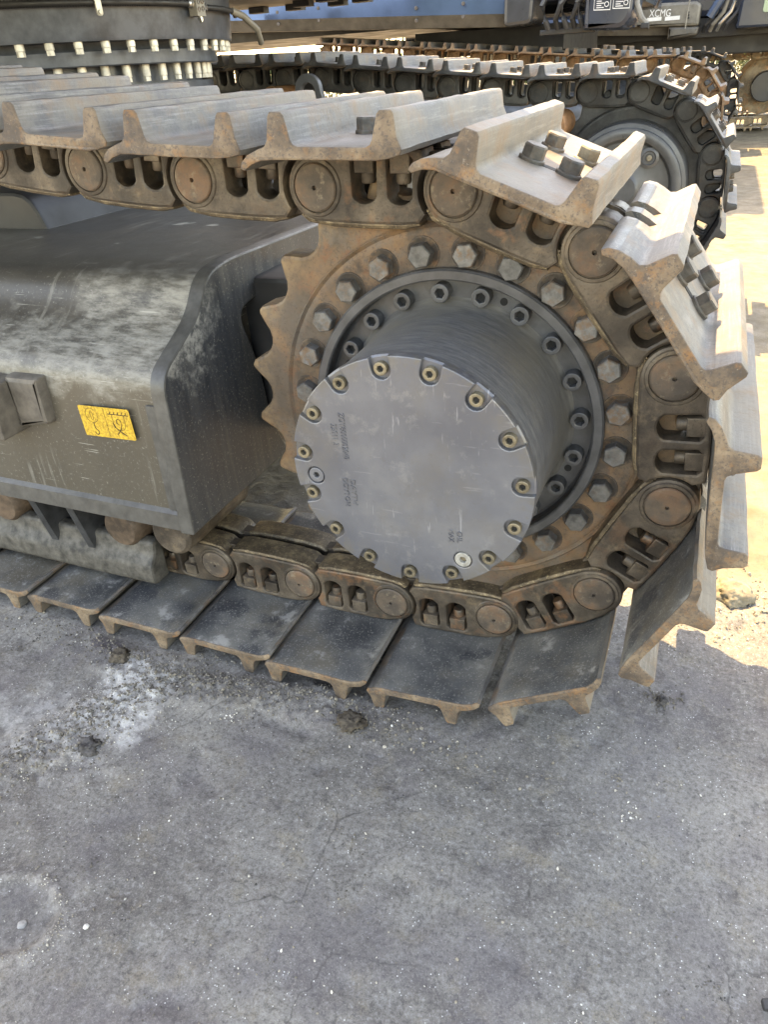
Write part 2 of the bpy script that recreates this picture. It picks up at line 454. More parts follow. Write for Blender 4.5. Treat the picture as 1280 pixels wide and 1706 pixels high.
class MB:
    def __init__(self):
        self.v, self.f, self.mi, self.mats, self.flat = [], [], [], [], set()

    def mat(self, m):
        if m not in self.mats:
            self.mats.append(m)
        return self.mats.index(m)

    def face(self, idx, m):
        self.f.append(tuple(idx))
        self.mi.append(self.mat(m))

    def ring(self, pts3):
        b = len(self.v)
        self.v.extend(pts3)
        return list(range(b, b + len(pts3)))

    def bridge(self, a, b, m):
        n = len(a)
        for i in range(n):
            j = (i + 1) % n
            self.face((a[i], a[j], b[j], b[i]), m)

    def prism(self, outline, y0, y1, m, holes=(), bev=0.0, side=None, X=None, back=True, hole_mat=None, bev_back=0.0):
        """outline in (x, z), solid from y0 (front) to y1"""
        side = side or m
        X = X or Matrix.Identity(4)
        loops = [ccw(outline)] + [list(reversed(ccw(h))) for h in holes]
        T = lambda p, y: tuple(X @ Vector((p[0], y, p[1])))
        sg = 1 if y1 > y0 else -1
        fr, bk = [], []
        for li, L in enumerate(loops):
            sm = side if (li == 0 or hole_mat is None) else hole_mat
            if bev > 0:
                i1 = offset_loop(L, bev)
                i2 = offset_loop(L, bev * 0.3)
                r0 = self.ring([T(p, y0) for p in i1])
                ra = self.ring([T(p, y0 + sg * bev * 0.3) for p in i2])
                rb = self.ring([T(p, y0 + sg * bev) for p in L])
                self.bridge(r0, ra, sm)
                self.bridge(ra, rb, sm)
                fr.append((i1, r0))
            else:
                rb = self.ring([T(p, y0) for p in L])
                fr.append((L, rb))
            if bev_back > 0:
                i3 = offset_loop(L, bev_back)
                rm = self.ring([T(p, y1 - sg * bev_back) for p in L])
                r1 = self.ring([T(p, y1) for p in i3])
                self.bridge(rb, rm, sm)
                self.bridge(rm, r1, sm)
                bk.append((i3, r1))
            else:
                r1 = self.ring([T(p, y1) for p in L])
                self.bridge(rb, r1, sm)
                bk.append((L, r1))
        for caps, on in ((fr, True), (bk, back)):
            if not on:
                continue
            ids = [i for _, r in caps for i in r]
            tri = tessellate_polygon([[Vector((p[0], p[1], 0)) for p in L] for L, _ in caps])
            for t in tri:
                self.flat.add(len(self.f))
                self.face((ids[t[0]], ids[t[1]], ids[t[2]]), m)

    def lathe(self, prof, n, m, X=None, mats=None):
        """profile of (radius, y) revolved about the y axis"""
        X = X or Matrix.Identity(4)
        rings = []
        for r, y in prof:
            if r < 1e-6:
                rings.append(self.ring([tuple(X @ Vector((0, y, 0)))]))
            else:
                rings.append(self.ring([tuple(X @ Vector((r * cos(2 * pi * i / n), y, r * sin(2 * pi * i / n)))) for i in range(n)]))
        for q in range(len(rings) - 1):
            a, b = rings[q], rings[q + 1]
            mm = mats[q] if mats else m
            if len(a) == 1 and len(b) == 1:
                continue
            for i in range(n):
                j = (i + 1) % n
                if len(a) == 1:
                    self.face((a[0], b[j], b[i]), mm)
                elif len(b) == 1:
                    self.face((a[i], a[j], b[0]), mm)
                else:
                    self.face((a[i], a[j], b[j], b[i]), mm)

    def box(self, lo, hi, m, bev=0.0, X=None):
        o = [(lo[0], lo[2]), (hi[0], lo[2]), (hi[0], hi[2]), (lo[0], hi[2])]
        self.prism(o, lo[1], hi[1], m, bev=bev, X=X, bev_back=bev)

    def tube(self, path, r, m, n=10, cap=True, radii=None):
        path = [Vector(p) for p in path]
        rings = []
        up = Vector((0, 0, 1))
        for i, p in enumerate(path):
            t = (path[min(i + 1, len(path) - 1)] - path[max(i - 1, 0)]).normalized()
            a = t.cross(up)
            if a.length < 1e-3:
                a = t.cross(Vector((0, 1, 0)))
            a.normalize()
            b = a.cross(t).normalized()
            rr = radii[i] if radii else r
            rings.append(self.ring([tuple(p + a * rr * cos(2 * pi * q / n) + b * rr * sin(2 * pi * q / n)) for q in range(n)]))
        for q in range(len(rings) - 1):
            self.bridge(rings[q], rings[q + 1], m)
        if cap:
            self.face(rings[0][::-1], m)
            self.face(rings[-1], m)

    def loops_x(self, prof_fn, xs, m, cap=True):
        pass

    def mesh(self, name, smooth=38):
        me = bpy.data.meshes.new(name)
        me.from_pydata(self.v, [], self.f)
        for m in self.mats:
            me.materials.append(m)
        me.polygons.foreach_set('material_index', self.mi)
        me.polygons.foreach_set('use_smooth', [i not in self.flat for i in range(len(self.f))])
        me.update()
        import bmesh
        bm = bmesh.new()
        bm.from_mesh(me)
        bmesh.ops.remove_doubles(bm, verts=bm.verts, dist=1e-6)
        bmesh.ops.recalc_face_normals(bm, faces=bm.faces)
        bm.to_mesh(me)
        bm.free()
        fl = [p.use_smooth for p in me.polygons]
        me.set_sharp_from_angle(angle=radians(smooth))
        me.polygons.foreach_set('use_smooth', fl)
        return me

    def build(self, name, parent=None, loc=None, smooth=38, X=None):
        return place(self.mesh(name, smooth), name, parent, X if X is not None else (Matrix.Translation(loc) if loc else None))


def place(me, name, parent=None, X=None):
    o = bpy.data.objects.new(name, me)
    COL.objects.link(o)
    if parent is not None:
        o.parent = parent
    if X is not None:
        o.matrix_local = X
    return o


def copy_tree(o, parent=None):
    c = o.copy()
    COL.objects.link(c)
    if parent is not None:
        c.parent = parent
    for ch in list(o.children):
        copy_tree(ch, c)
    return c


def empty(name, label, cat, loc=(0, 0, 0), rz=0.0, group=None, ry=0.0):
    o = bpy.data.objects.new(name, None)
    COL.objects.link(o)
    o.location = loc
    o.rotation_euler = (0, ry, rz)
    tag(o, label, cat, group)
    return o


def tag(o, label=None, cat=None, group=None, kind=None):
    if label:
        o['label'] = label
    if cat:
        o['category'] = cat
    if group:
        o['group'] = group
    if kind:
        o['kind'] = kind
    return o


def text_mesh(txt, size, m, depth=0.0):
    cu = bpy.data.curves.new("lettering", 'FONT')
    cu.body = txt
    cu.size = size
    cu.extrude = depth
    cu.resolution_u = 3
    cu.align_x = 'LEFT'
    o = bpy.data.objects.new("lettering", cu)
    me = bpy.data.meshes.new_from_object(o)
    bpy.data.objects.remove(o)
    bpy.data.curves.remove(cu)
    me.materials.clear()
    me.materials.append(m)
    return me


# ------------------------------------------------------------------ ground
def lines(a, b, d0, d1, step, far):
    xs = []
    x = d0
    while x <= d1:
        xs.append(x)
        x += step
    s = step
    x = d0
    while x > a:
        s *= 1.16
        x -= s
        xs.append(max(x, a))
    s = step
    x = xs_max = d1
    while x < b:
        s *= 1.16
        x += s
        xs.append(min(x, b))
    return sorted(set(round(v, 5) for v in xs))


gx = lines(-160, 160, -1.05, 0.75, 0.0065, 0)
gy = lines(-60, 300, -1.02, 0.55, 0.0065, 0)


def sstep(a, b, x):
    t = max(0.0, min(1.0, (x - a) / (b - a)))
    return t * t * (3 - 2 * t)


def ground_h(x, y):
    p = Vector((x, y, 0))
    near = 1 - sstep(1.5, 4.0, hypot(x + 0.2, y + 0.3))
    h = 0.010 * (noise.fractal(p * 1.7, 1.0, 2.0, 3) * 0.5)
    h += 0.0040 * noise.noise(p * 9.0)
    if near > 0:
        h += near * 0.0030 * noise.noise(p * 27.0)
        h += near * 0.0022 * abs(noise.noise(p * 60.0))
        h += near * 0.0013 * noise.noise(p * 120.0)
        h -= near * 0.0035 * sstep(0.30, 0.55, noise.noise(p * 19.0 + Vector((5, 2, 0))))
        # crumbled strip that runs along the foot of the track and out to the left
        d = abs((x + 0.60) * 0.88 + (y + 0.46) * -0.47)
        rr = (1 - sstep(0.02, 0.10, d)) * (1 - sstep(0.10, 0.34, abs((x + 0.60) * 0.47 + (y + 0.46) * 0.88)))
        d2 = (1 - sstep(0.02, 0.07, abs(y + 0.30 + 0.03 * sin(x * 9)))) * sstep(-0.95, -0.6, x) * (1 - sstep(-0.2, 0.05, x))
        r = max(rr, d2 * 0.8)
        h += r * (0.010 + 0.012 * abs(noise.noise(p * 40.0)) + 0.008 * noise.noise(p * 95.0))
        # lumpy edge of broken paving at the right of the track
        e = 1 - sstep(0.0, 0.10, abs(y - 0.26 - 0.05 * noise.noise(p * 7)))
        e *= sstep(0.36, 0.46, x)
        h += e * (0.018 + 0.012 * noise.noise(p * 33.0))
        # shallow scar at lower left
        q = hypot((x + 0.45) / 0.075, (y + 0.80) / 0.055)
        h += -0.006 * (1 - sstep(0.7, 1.1, q)) + 0.004 * (1 - sstep(0.0, 0.25, abs(q - 1.05)))
    return GROUND + h - 0.003


verts, faces = [], []
nx, ny = len(gx), len(gy)
for yy in gy:
    for xx in gx:
        verts.append((xx, yy, ground_h(xx, yy)))
for j in range(ny - 1):
    for i in range(nx - 1):
        a = j * nx + i
        faces.append((a, a + 1, a + 1 + nx, a + nx))
me = bpy.data.meshes.new("ground")
me.from_pydata(verts, [], faces)
me.polygons.foreach_set('use_smooth', [True] * len(faces))

k = NT("yard_ground")
o_ = k.obj
big = k.noise(2.2, 6, 0.62, co=o_)
mid = k.noise(13, 7, 0.68, co=o_)
grit = k.noise(120, 5, 0.75, co=o_)
c = k.ramp(big, [(0.25, (0.120, 0.109, 0.098)), (0.5, (0.165, 0.150, 0.135)), (0.75, (0.212, 0.195, 0.172))])
c = k.mix(k.ramp(mid, [(0.42, 0.0), (0.62, 0.55)]), c, (0.205, 0.190, 0.172))
c = k.mix(k.ramp(k.noise(6, 7, 0.7, co=o_), [(0.53, 0.0), (0.68, 0.65)]), c, (0.096, 0.083, 0.077))
c = k.mix(k.ramp(k.noise(17, 6, 0.7, co=o_), [(0.56, 0.0), (0.72, 0.45)]), c, (0.215, 0.178, 0.122))
c = k.mix(k.ramp(grit, [(0.34, 0.7), (0.48, 0.0)]), c, (0.07, 0.063, 0.058))
c = k.mix(k.ramp(grit, [(0.56, 0.0), (0.72, 0.7)]), c, (0.29, 0.28, 0.265))
c = k.mix(k.ramp(k.noise(3.4, 6, 0.65, co=k.scale((1, 1, 1), o_)), [(0.52, 0.0), (0.66, 0.5)]), c, (0.105, 0.092, 0.098))
sp1 = k.ramp(k.voro(150, co=o_), [(0.10, 1.0), (0.17, 0.0)])
sp1 = k.math('MULTIPLY', sp1, k.ramp(k.noise(30, 3, co=o_), [(0.55, 0.0), (0.62, 1.0)]))
c = k.mix(sp1, c, (0.60, 0.59, 0.56))
fineg = k.noise(340, 3, 0.7, co=o_)
c = k.mix(k.ramp(fineg, [(0.58, 0.0), (0.70, 0.4)]), c, (0.28, 0.262, 0.24))
c = k.mix(k.ramp(fineg, [(0.32, 0.4), (0.44, 0.0)]), c, (0.07, 0.063, 0.058))
cr = k.ramp(k.voro(3.1, co=k.mix(0.06, o_, k.noise(9, 4, co=o_)), feature='DISTANCE_TO_EDGE'), [(0.0, 0.8), (0.006, 0.0)])
cr = k.math('MULTIPLY', cr, k.ramp(k.noise(2.6, 3, co=o_), [(0.5, 0.0), (0.62, 0.8)]))
c = k.mix(cr, c, (0.045, 0.040, 0.036))
# pale powder spilled beside the track, and a whitish rim round the scar
pw = k.math('MAXIMUM', k.blob((-0.575, -0.40, GROUND), (0.10, 0.15, 1), 0.4, 20), k.math('MULTIPLY', k.blob((-0.68, -0.50, GROUND), (0.16, 0.10, 1), 0.6, 24), 0.45))
c = k.mix(k.math('MULTIPLY', pw, k.ramp(k.noise(45, 6, 0.75, co=o_), [(0.36, 0.1), (0.60, 0.85)])), c, (0.52, 0.505, 0.48))
ri = k.blob((-0.45, -0.80, GROUND), (0.105, 0.078, 1), 0.25, 22)
ri2 = k.blob((-0.45, -0.80, GROUND), (0.082, 0.058, 1), 0.25, 22)
rim = k.math('MULTIPLY', k.math('SUBTRACT', ri, ri2), k.ramp(k.noise(38, 5, 0.7, co=o_), [(0.45, 0.0), (0.6, 1.0)]))
c = k.mix(k.math('MULTIPLY', rim, 0.45), c, (0.50, 0.48, 0.44))
c = k.mix(k.math('MULTIPLY', ri2, 0.3), c, (0.085, 0.08, 0.08))
dk = k.blob((-0.20, -0.915, GROUND), (0.10, 0.045, 1), 0.7, 18)
c = k.mix(k.math('MULTIPLY', dk, 0.7), c, (0.05, 0.044, 0.042))
dk2 = k.blob((-0.72, -0.275, GROUND), (0.05, 0.03, 1), 0.4, 25)
c = k.mix(k.math('MULTIPLY', dk2, 0.8), c, (0.06, 0.05, 0.055))
# open yard beyond is bare tan earth
sy = k.sep(o_)
yw = k.math('ADD', sy[1], k.math('MULTIPLY', k.math('SUBTRACT', k.noise(3, 5, co=o_), 0.5), 0.5))
tanm = k.ramp(yw, [(0.2, 0.0), (0.5, 1.0)])
earth = k.ramp(k.noise(4, 8, 0.7, co=o_), [(0.2, (0.10, 0.078, 0.050)), (0.5, (0.16, 0.128, 0.085)), (0.8, (0.225, 0.185, 0.128))])
earth = k.mix(k.ramp(k.noise(60, 5, 0.7, co=o_), [(0.55, 0.0), (0.7, 0.6)]), earth, (0.13, 0.105, 0.075))
c = k.mix(tanm, c, earth)
nb = k.bump(k.noise(75, 7, 0.75, co=o_), 0.55, 0.004)
nb = k.bump(grit, 0.6, 0.002, nb)
M_GROUND = k.done(c, k.ramp(mid, [(0.35, 0.62), (0.65, 0.9)]), 0.0, nb, spec=0.4)
me.materials.append(M_GROUND)
ground = place(me, "ground")
tag(ground, "grey oil-stained yard surface turning to tan earth beyond the machines", "ground", kind="structure")


# ------------------------------------------------------------------ track pieces
Y0, Y1 = -0.245, 0.275        # ends of a track plate
PROF = [(0.000, .047), (0.003, .055), (0.012, .063), (0.026, .069), (0.038, .073), (0.0430, .080), (0.0475, .106), (0.0505, .111),
        (0.0660, .111), (0.0695, .107), (0.0755, .081), (0.079, .075), (0.085, .0725),
        (0.178, .0725), (0.1835, .075), (0.1865, .081), (0.1925, .107), (0.196, .111), (0.2105, .111), (0.214, .107), (0.218, .083), (0.2245, .070),
        (0.222, .064), (0.207, .0595), (0.190, .0575), (0.120, .0575), (0.050, .0575), (0.032, .0565), (0.017, .052), (0.006, .0445)]
PROF = [(s_ - 0.018, h_) for s_, h_ in PROF]
PROF = ccw(PROF)


def shoe_mesh(name, top, cut, under, detailed=True, seed=3):
    mb = MB()
    ins = offset_loop(PROF, 0.0022)
    ins2 = offset_loop(PROF, 0.0007)

    def notch(p):
        s, h = p
        if s < 0.019 and h < 0.075:
            return (0.010 + s * 0.46, min(h, 0.0605) if h > 0.058 else max(h, 0.054))
        return p
    ntc = [notch(p) for p in PROF]
    st = [(Y0, ins), (Y0 + 0.0007, ins2), (Y0 + 0.0025, PROF)]
    if detailed:
        for q in range(1, 17):
            yq = Y0 + (Y1 - Y0) * q / 17
            if all(abs(yq - e) > 0.004 for e in (-0.052, -0.012, 0.028, 0.068)):
                st.append((yq, ntc if (-0.052 < yq < -0.012 or 0.028 < yq < 0.068) else PROF))
        for a, b in ((-0.052, -0.012), (0.028, 0.068)):
            st += [(a - 0.001, PROF), (a, ntc), (b, ntc), (b + 0.001, PROF)]
    st.sort(key=lambda t: t[0])
    st += [(Y1 - 0.0025, PROF), (Y1 - 0.0007, ins2), (Y1, ins)]
    rings = []
    for y, L in st:
        rings.append(mb.ring([(p[0] + 0.0011 * noise.noise(Vector((y * 26, p[0] * 60, seed * 7.1))) * detailed, y + 0.0016 * noise.noise(Vector((p[0] * 50, p[1] * 50, seed + y))) * detailed,
                               p[1] + 0.0012 * noise.noise(Vector((p[0] * 60, y * 30, seed * 3.3 + 9))) * detailed) for p in L]))
    n = len(PROF)
    for q in range(len(rings) - 1):
        m0 = cut if (q < 2 or q >= len(rings) - 3) else None
        for i in range(n):
            j = (i + 1) % n
            hm = (PROF[i][1] + PROF[j][1]) / 2
            isunder = hm < 0.0600 and -0.014 < (PROF[i][0] + PROF[j][0]) / 2 < 0.182
            mb.face((rings[q][i], rings[q][j], rings[q + 1][j], rings[q + 1][i]), m0 or (under if isunder else top))
    for L, r in ((ins, rings[0]), (ins, rings[-1])):
        for t in tessellate_polygon([[Vector((p[0], p[1], 0)) for p in L]]):
            mb.face((r[t[0]], r[t[1]], r[t[2]]), cut)
    return mb.mesh(name, 40)


def hexbolt_mesh(name, r, h, m, washer=0.0, dome=0.15):
    """head that rises towards -y from y = 0"""
    mb = MB()
    yb = 0.0
    if washer > 0:
        mb.lathe([(washer, 0.0), (washer, -0.0035), (washer * 0.94, -0.005), (r * 0.9, -0.005)], 20, m)
        yb = -0.004
    hx = circle(0, 0, r, 6)
    a = mb.ring([(p[0], yb, p[1]) for p in hx])
    b = mb.ring([(p[0], -h * 0.90, p[1]) for p in hx])
    c = mb.ring([(p[0] * 0.90, -h, p[1] * 0.90) for p in hx])
    mb.bridge(a, b, m)
    mb.bridge(b, c, m)
    mb.face(c, m)
    return mb.mesh(name, 25)


def socket_mesh(name, r, h, m, hexr, dark):
    mb = MB()
    mb.prism(circle(0, 0, r, 22), -h, 0.0, m, holes=[circle(0, 0, hexr, 6)], bev=r * 0.1, back=False)
    mb.prism(circle(0, 0, hexr * 1.04, 6), -h * 0.45, 0.0, dark, back=False)
    return mb.mesh(name, 30)


# ---- chain link: a plate with two windows, round boss at one end
def link_outline():
    o = []
    R = 0.0475
    for i in range(15):                                   # round boss end about (0, 0)
        a = radians(118 + i * (262 - 118) / 14)
        o.append((R * cos(a), R * sin(a)))
    o += [(0.0, -0.0485), (0.035, -0.0495), (0.08, -0.050), (0.135, -0.0495), (0.165, -0.047)]
    for i in range(9):                                    # hollow that clears the next boss
        a = radians(220 - i * 80 / 8)
        o.append((PITCH + 0.0515 * cos(a), 0.0515 * sin(a)))
    o += [(0.170, 0.052), (0.130, 0.0555), (0.045, 0.0555), (0.012, 0.052)]
    return ccw(o)


def window(s0, s1, h0, h1, mirror=False):
    """square towards the plate, round towards the rail"""
    w_, cx = (s1 - s0), (s0 + s1) / 2
    pts = [(s1, h1 - 0.006), (s1 - 0.006, h1), (s0 + 0.006, h1), (s0, h1 - 0.006)]
    for i in range(1, 8):
        a = pi + i * pi / 8
        pts.append((cx + w_ / 2 * cos(a), h0 + w_ / 2 * 0.8 + w_ / 2 * 0.8 * sin(a)))
    return ccw(pts)


OUT = link_outline()
WIN = [window(0.058, 0.099, -0.021, 0.0445), window(0.115, 0.155, -0.021, 0.0445)]


def link_mesh(name, m, rail, sgn=1, simple=False):
    mb = MB()
    yo, yi = -0.066 * sgn, -0.018 * sgn
    if simple:
        mb.prism(OUT, yo, yi, m, holes=WIN)
    else:
        # a raised rim round each window, then the plate itself
        mb.prism(OUT, yo, yi, m, holes=WIN, bev=0.0045, hole_mat=m)
        # rail: broad worn edge on the roller side
        rl = [(-0.028, -0.0365), (0.0, -0.0435), (0.08, -0.0450), (0.135, -0.0445), (0.164, -0.040), (0.166, -0.0505), (0.14, -0.0565), (0.08, -0.0575), (0.02, -0.0565), (-0.02, -0.0515), (-0.034, -0.041)]
        mb.prism(rl, -0.0625 * sgn, -0.006 * sgn, rail, bev=0.0055, bev_back=0.004)
        # boss collar
        mb.lathe([(0.0430, -0.0655 * sgn), (0.0410, -0.0680 * sgn), (0.0365, -0.0686 * sgn), (0.0350, -0.0640 * sgn)], 26, m)
    # inner lobe that tucks behind the next boss
    lobe = ccw([(PITCH + 0.046 * cos(radians(a)), 0.046 * sin(radians(a))) for a in range(-90, 91, 20)] + [(0.155, 0.046), (0.155, -0.046)])
    mb.prism(lobe, -0.0405 * sgn, -0.014 * sgn, m, bev=0.002 if not simple else 0)
    # half bushing
    mb.lathe([(0.027, -0.018 * sgn), (0.027, 0.0)], 14, m, X=Matrix.Translation((PITCH, 0, 0)))
    return mb.mesh(name, 40)


def pin_mesh():
    mb = MB()
    prof = [(0.0345, -0.055), (0.0345, -0.0690), (0.0325, -0.0708), (0.0240, -0.0722), (0.0225, -0.0719), (0.0120, -0.0724),
            (0.0036, -0.0724), (0.0030, -0.0712), (0.0027, -0.064), (0.0, -0.064)]
    mb.lathe(prof, 24, M_PIN)
    return mb.mesh("pin", 30)


def nut_mesh():
    mb = MB()
    mb.box((-0.0155, -0.0635, 0.020), (0.0155, -0.026, 0.050), M_LINK, bev=0.0025)
    mb.lathe([(0.0115, 0.0), (0.0115, 0.012), (0.0098, 0.015), (0.0, 0.015)], 12, M_LINK,
             X=Matrix.Translation((0, -0.045, 0.020)) @ Matrix.Rotation(radians(-90), 4, 'X'))
    return mb.mesh("nut", 35)


ME_SHOES = [shoe_mesh("track_shoe", M_STEEL, M_CUT, M_PLATE, True, q) for q in (3, 8, 21, 34)]
ME_SHOE_FAR = shoe_mesh("track_shoe_dark", M_STEEL, M_LINK_DARK, M_LINK_DARK)
ME_SHOE_RUST = shoe_mesh("track_shoe_rust", M_STEEL, M_LINK_RUST, M_LINK_RUST, False)
ME_SHOE_TAN = shoe_mesh("track_shoe_tan", M_LINK_TAN, M_LINK_TAN, M_LINK_TAN, False)
ME_LINK = link_mesh("track_link", M_LINK, M_RAIL, 1)
ME_LINK_IN = link_mesh("track_link_inner", M_LINK, M_RAIL, -1)
ME_LINK_DK = link_mesh("track_link_dark", M_LINK_DARK, M_LINK_DARK, 1)
ME_LINK_DK_IN = link_mesh("track_link_dark_inner", M_LINK_DARK, M_LINK_DARK, -1, True)
ME_LINK_RU = link_mesh("track_link_rust", M_LINK_RUST, M_LINK_RUST, 1)
ME_LINK_TN = link_mesh("track_link_tan", M_LINK_TAN, M_LINK_TAN, 1)
ME_PIN = pin_mesh()
ME_NUT = nut_mesh()
ME_SBOLT = hexbolt_mesh("bolt", 0.0160, 0.021, M_BOLT_SHOE, 0.0182)
ME_SBOLT_TAN = hexbolt_mesh("bolt_tan", 0.0172, 0.021, M_BOLT_TAN, 0.0195)
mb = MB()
mb.prism([(0.026 * cos(radians(a)), 0.0085 * sin(radians(a))) for a in range(0, 360, 20)], -0.0002, 0.012, M_DARKHOLE, X=Matrix.Rotation(radians(-90), 4, 'X'))  # flat dark ellipse, the shade inside a slot painted onto the floor
ME_SLOT_SHADE = mb.mesh('slot_shade_patch')
SB = [(sx, y) for sx in (0.0865, 0.1395) for y in (-0.062, 0.080)]
TOOUT = Matrix.Rotation(radians(-90), 4, 'X')     # -y becomes +z


def frame_of(a, b, y=0.0):
    """local frame of a chain pitch: x along the chain, z outward"""
    ax, az = a
    bx, bz = b
    th = atan2(bz - az, bx - ax)
    return Matrix.Translation((ax, y, az)) @ Matrix.Rotation(-th, 4, 'Y')


WRAP = [(.014, .365), (.215, .288), (.343, .118), (.363, -.094), (.270, -.292), (.092, -.398)]


def run(p, ang, n):
    out = []
    x, z = p
    for i in range(n):
        a = ang(i) if callable(ang) else ang
        x -= PITCH * cos(a)
        z += PITCH * sin(a)
        out.append((x, z))
    return out


NEAR_TOP = [(-.204, .370), (-.423, .382), (-.638, .400), (-.851, .427)] + run((-.851, .427), lambda i: 0.12 if i < 3 else 0.02, 8)
NEAR_BOT = [(-.123, -.411), (-.336, -.414), (-.551, -.412)] + run((-.551, -.412), 0.0, 9)
NEAR_PINS = NEAR_TOP[::-1] + WRAP + NEAR_BOT

GROUP_X = "crawler excavators parked side by side in the yard"
exc = empty("excavator", "nearest charcoal crawler excavator, its track wrapped round the big silver-capped drive in the foreground", "excavator",
            (-2.0, 1.31, GROUND), 0, GROUP_X)
TO_EXC = Matrix.Translation((2.0, -1.31, -GROUND))      # world -> excavator space


def W(X=None):
    return TO_EXC @ X if X is not None else TO_EXC.copy()


def wplace(me, name, X=None, parent=exc):
    return place(me, name, parent, W(X))


rs = random.Random(11)


def jitter(s=1.0):
    return (Matrix.Translation((rs.uniform(-1, 1) * 0.0012 * s, rs.uniform(-1, 1) * 0.004 * s, rs.uniform(-1, 1) * 0.0008 * s))
            @ Matrix.Rotation(rs.uniform(-1, 1) * 0.006 * s, 4, 'Y') @ Matrix.Rotation(rs.uniform(-1, 1) * 0.004 * s, 4, 'Z'))


# near track -------------------------------------------------------
for i in range(len(NEAR_PINS) - 1):
    a, b = NEAR_PINS[i], NEAR_PINS[i + 1]
    X = frame_of(a, b)
    sh = wplace(ME_SHOES[(i * 7) % 4], "track_shoe", X @ jitter(1.6))
    ntop = len(NEAR_TOP)
    if ntop - 5 <= i <= ntop + 5:
        for q, (sx, y) in enumerate(SB):
            bo = place(ME_SBOLT, "bolt", sh, Matrix.Translation((sx, y, 0.0722)) @ TOOUT @ Matrix.Rotation(rs.uniform(0, 1), 4, 'Y'))
            if i == ntop and q == 3:
                bo.data = ME_SBOLT_TAN
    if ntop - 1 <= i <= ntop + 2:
        place(ME_SLOT_SHADE, "slot_shade_patch", sh, Matrix.Translation((0.113, -0.060, 0.0727)))
    ln = wplace(ME_LINK, "track_link", X)
    wplace(ME_LINK_IN, "track_link", X)
    place(ME_PIN, "pin", ln, Matrix.Rotation(rs.uniform(0, 6.28), 4, 'Y'))
    for sx in (0.0785, 0.135):
        place(ME_NUT, "nut", ln, Matrix.Translation((sx, 0, 0)))

# ------------------------------------------------------------------ sprocket and final drive
def sprocket_mesh(name, m):
    mb = MB()
    o = []
    for t in range(23):
        a = radians(163.2 + t * 360 / 23)
        for s in (-0.0548, -0.0490, -0.0435, -0.036, -0.026, -0.013, 0.0, 0.013, 0.026, 0.036, 0.0435, 0.0490):
            if abs(s) <= 0.037:
                r = 0.402 - sqrt(0.042 ** 2 - s * s)
            elif abs(s) < 0.045:
                r = 0.3885
            elif abs(s) < 0.052:
                r = 0.3945
            else:
                r = 0.3972
            aa = a + s * (21 / 23) / 0.378
            o.append((r * cos(aa), r * sin(aa)))
    mb.prism(o, -0.030, 0.030, m, holes=[circle(0, 0, 0.300, 64)], bev=0.006, bev_back=0.006)
    mb.lathe([(0.200, 0.024), (0.306, 0.024), (0.306, -0.024), (0.319, -0.0345), (0.3165, -0.0365), (0.311, -0.0330), (0.306, -0.0350), (0.300, -0.0340), (0.235, -0.0340), (0.235, 0.024)], 96, m)
    return mb.mesh(name, 35)


ME_SPROCKET = sprocket_mesh("sprocket", M_SPROCKET)
spr = wplace(ME_SPROCKET, "sprocket")
ME_RBOLT = hexbolt_mesh("ring_bolt", 0.0192, 0.021, M_BOLT, 0.0, 0.2)
mb = MB()
mb.lathe([(0.0272, 0.0), (0.0265, -0.0012), (0.0250, -0.0014), (0.0235, -0.0004), (0.0, -0.0004)], 24, M_SPROCKET)
ME_SPOT = mb.mesh("spot_face", 50)
for i in range(24):
    a = radians(99.63 - 15 * i)
    place(ME_SPOT, "spot_face", spr, Matrix.Translation((0.2748 * cos(a), -0.034, 0.2748 * sin(a))))
    place(ME_RBOLT, "bolt", spr, Matrix.Translation((0.2748 * cos(a), -0.034, 0.2748 * sin(a))) @ Matrix.Rotation(rs.uniform(0, 1.05), 4, 'Y'))

mb = MB()
mb.lathe([(0.253, 0.02), (0.253, -0.046), (0.250, -0.0495), (0.238, -0.0495), (0.2355, -0.047), (0.2345, -0.016), (0.2315, -0.0135), (0.198, -0.0135)], 128, M_FLANGE)
mb.lathe([(0.202, -0.0135), (0.199, -0.017), (0.1945, -0.026), (0.1915, -0.045), (0.1885, -0.080), (0.1868, -0.150), (0.1862, -0.236), (0.184, -0.2395), (0.10, -0.2395)], 128, M_DRIVE)
drive = wplace(mb.mesh("final_drive", 30), "final_drive")
ME_FBOLT = socket_mesh("flange_bolt", 0.0150, 0.0225, M_FLANGE, 0.0082, M_DARKHOLE)
for i in range(20):
    a = radians(149.49 - 18 * i)
    place(ME_FBOLT, "socket_screw", drive, Matrix.Translation((0.2127 * cos(a), -0.0135, 0.2127 * sin(a))) @ Matrix.Rotation(rs.uniform(0, 1), 4, 'Y'))
mb = MB()
mb.lathe([(0.0062, -0.0135), (0.0062, -0.0142), (0.0, -0.0141)], 14, M_DARKHOLE)
me_th = mb.mesh("threaded_hole")
for i in (-0.55, 4.5, 9.5, 12.4):
    a = radians(149.49 - 18 * i)
    place(me_th, "threaded_hole", drive, Matrix.Translation((0.2127 * cos(a), 0, 0.2127 * sin(a))))

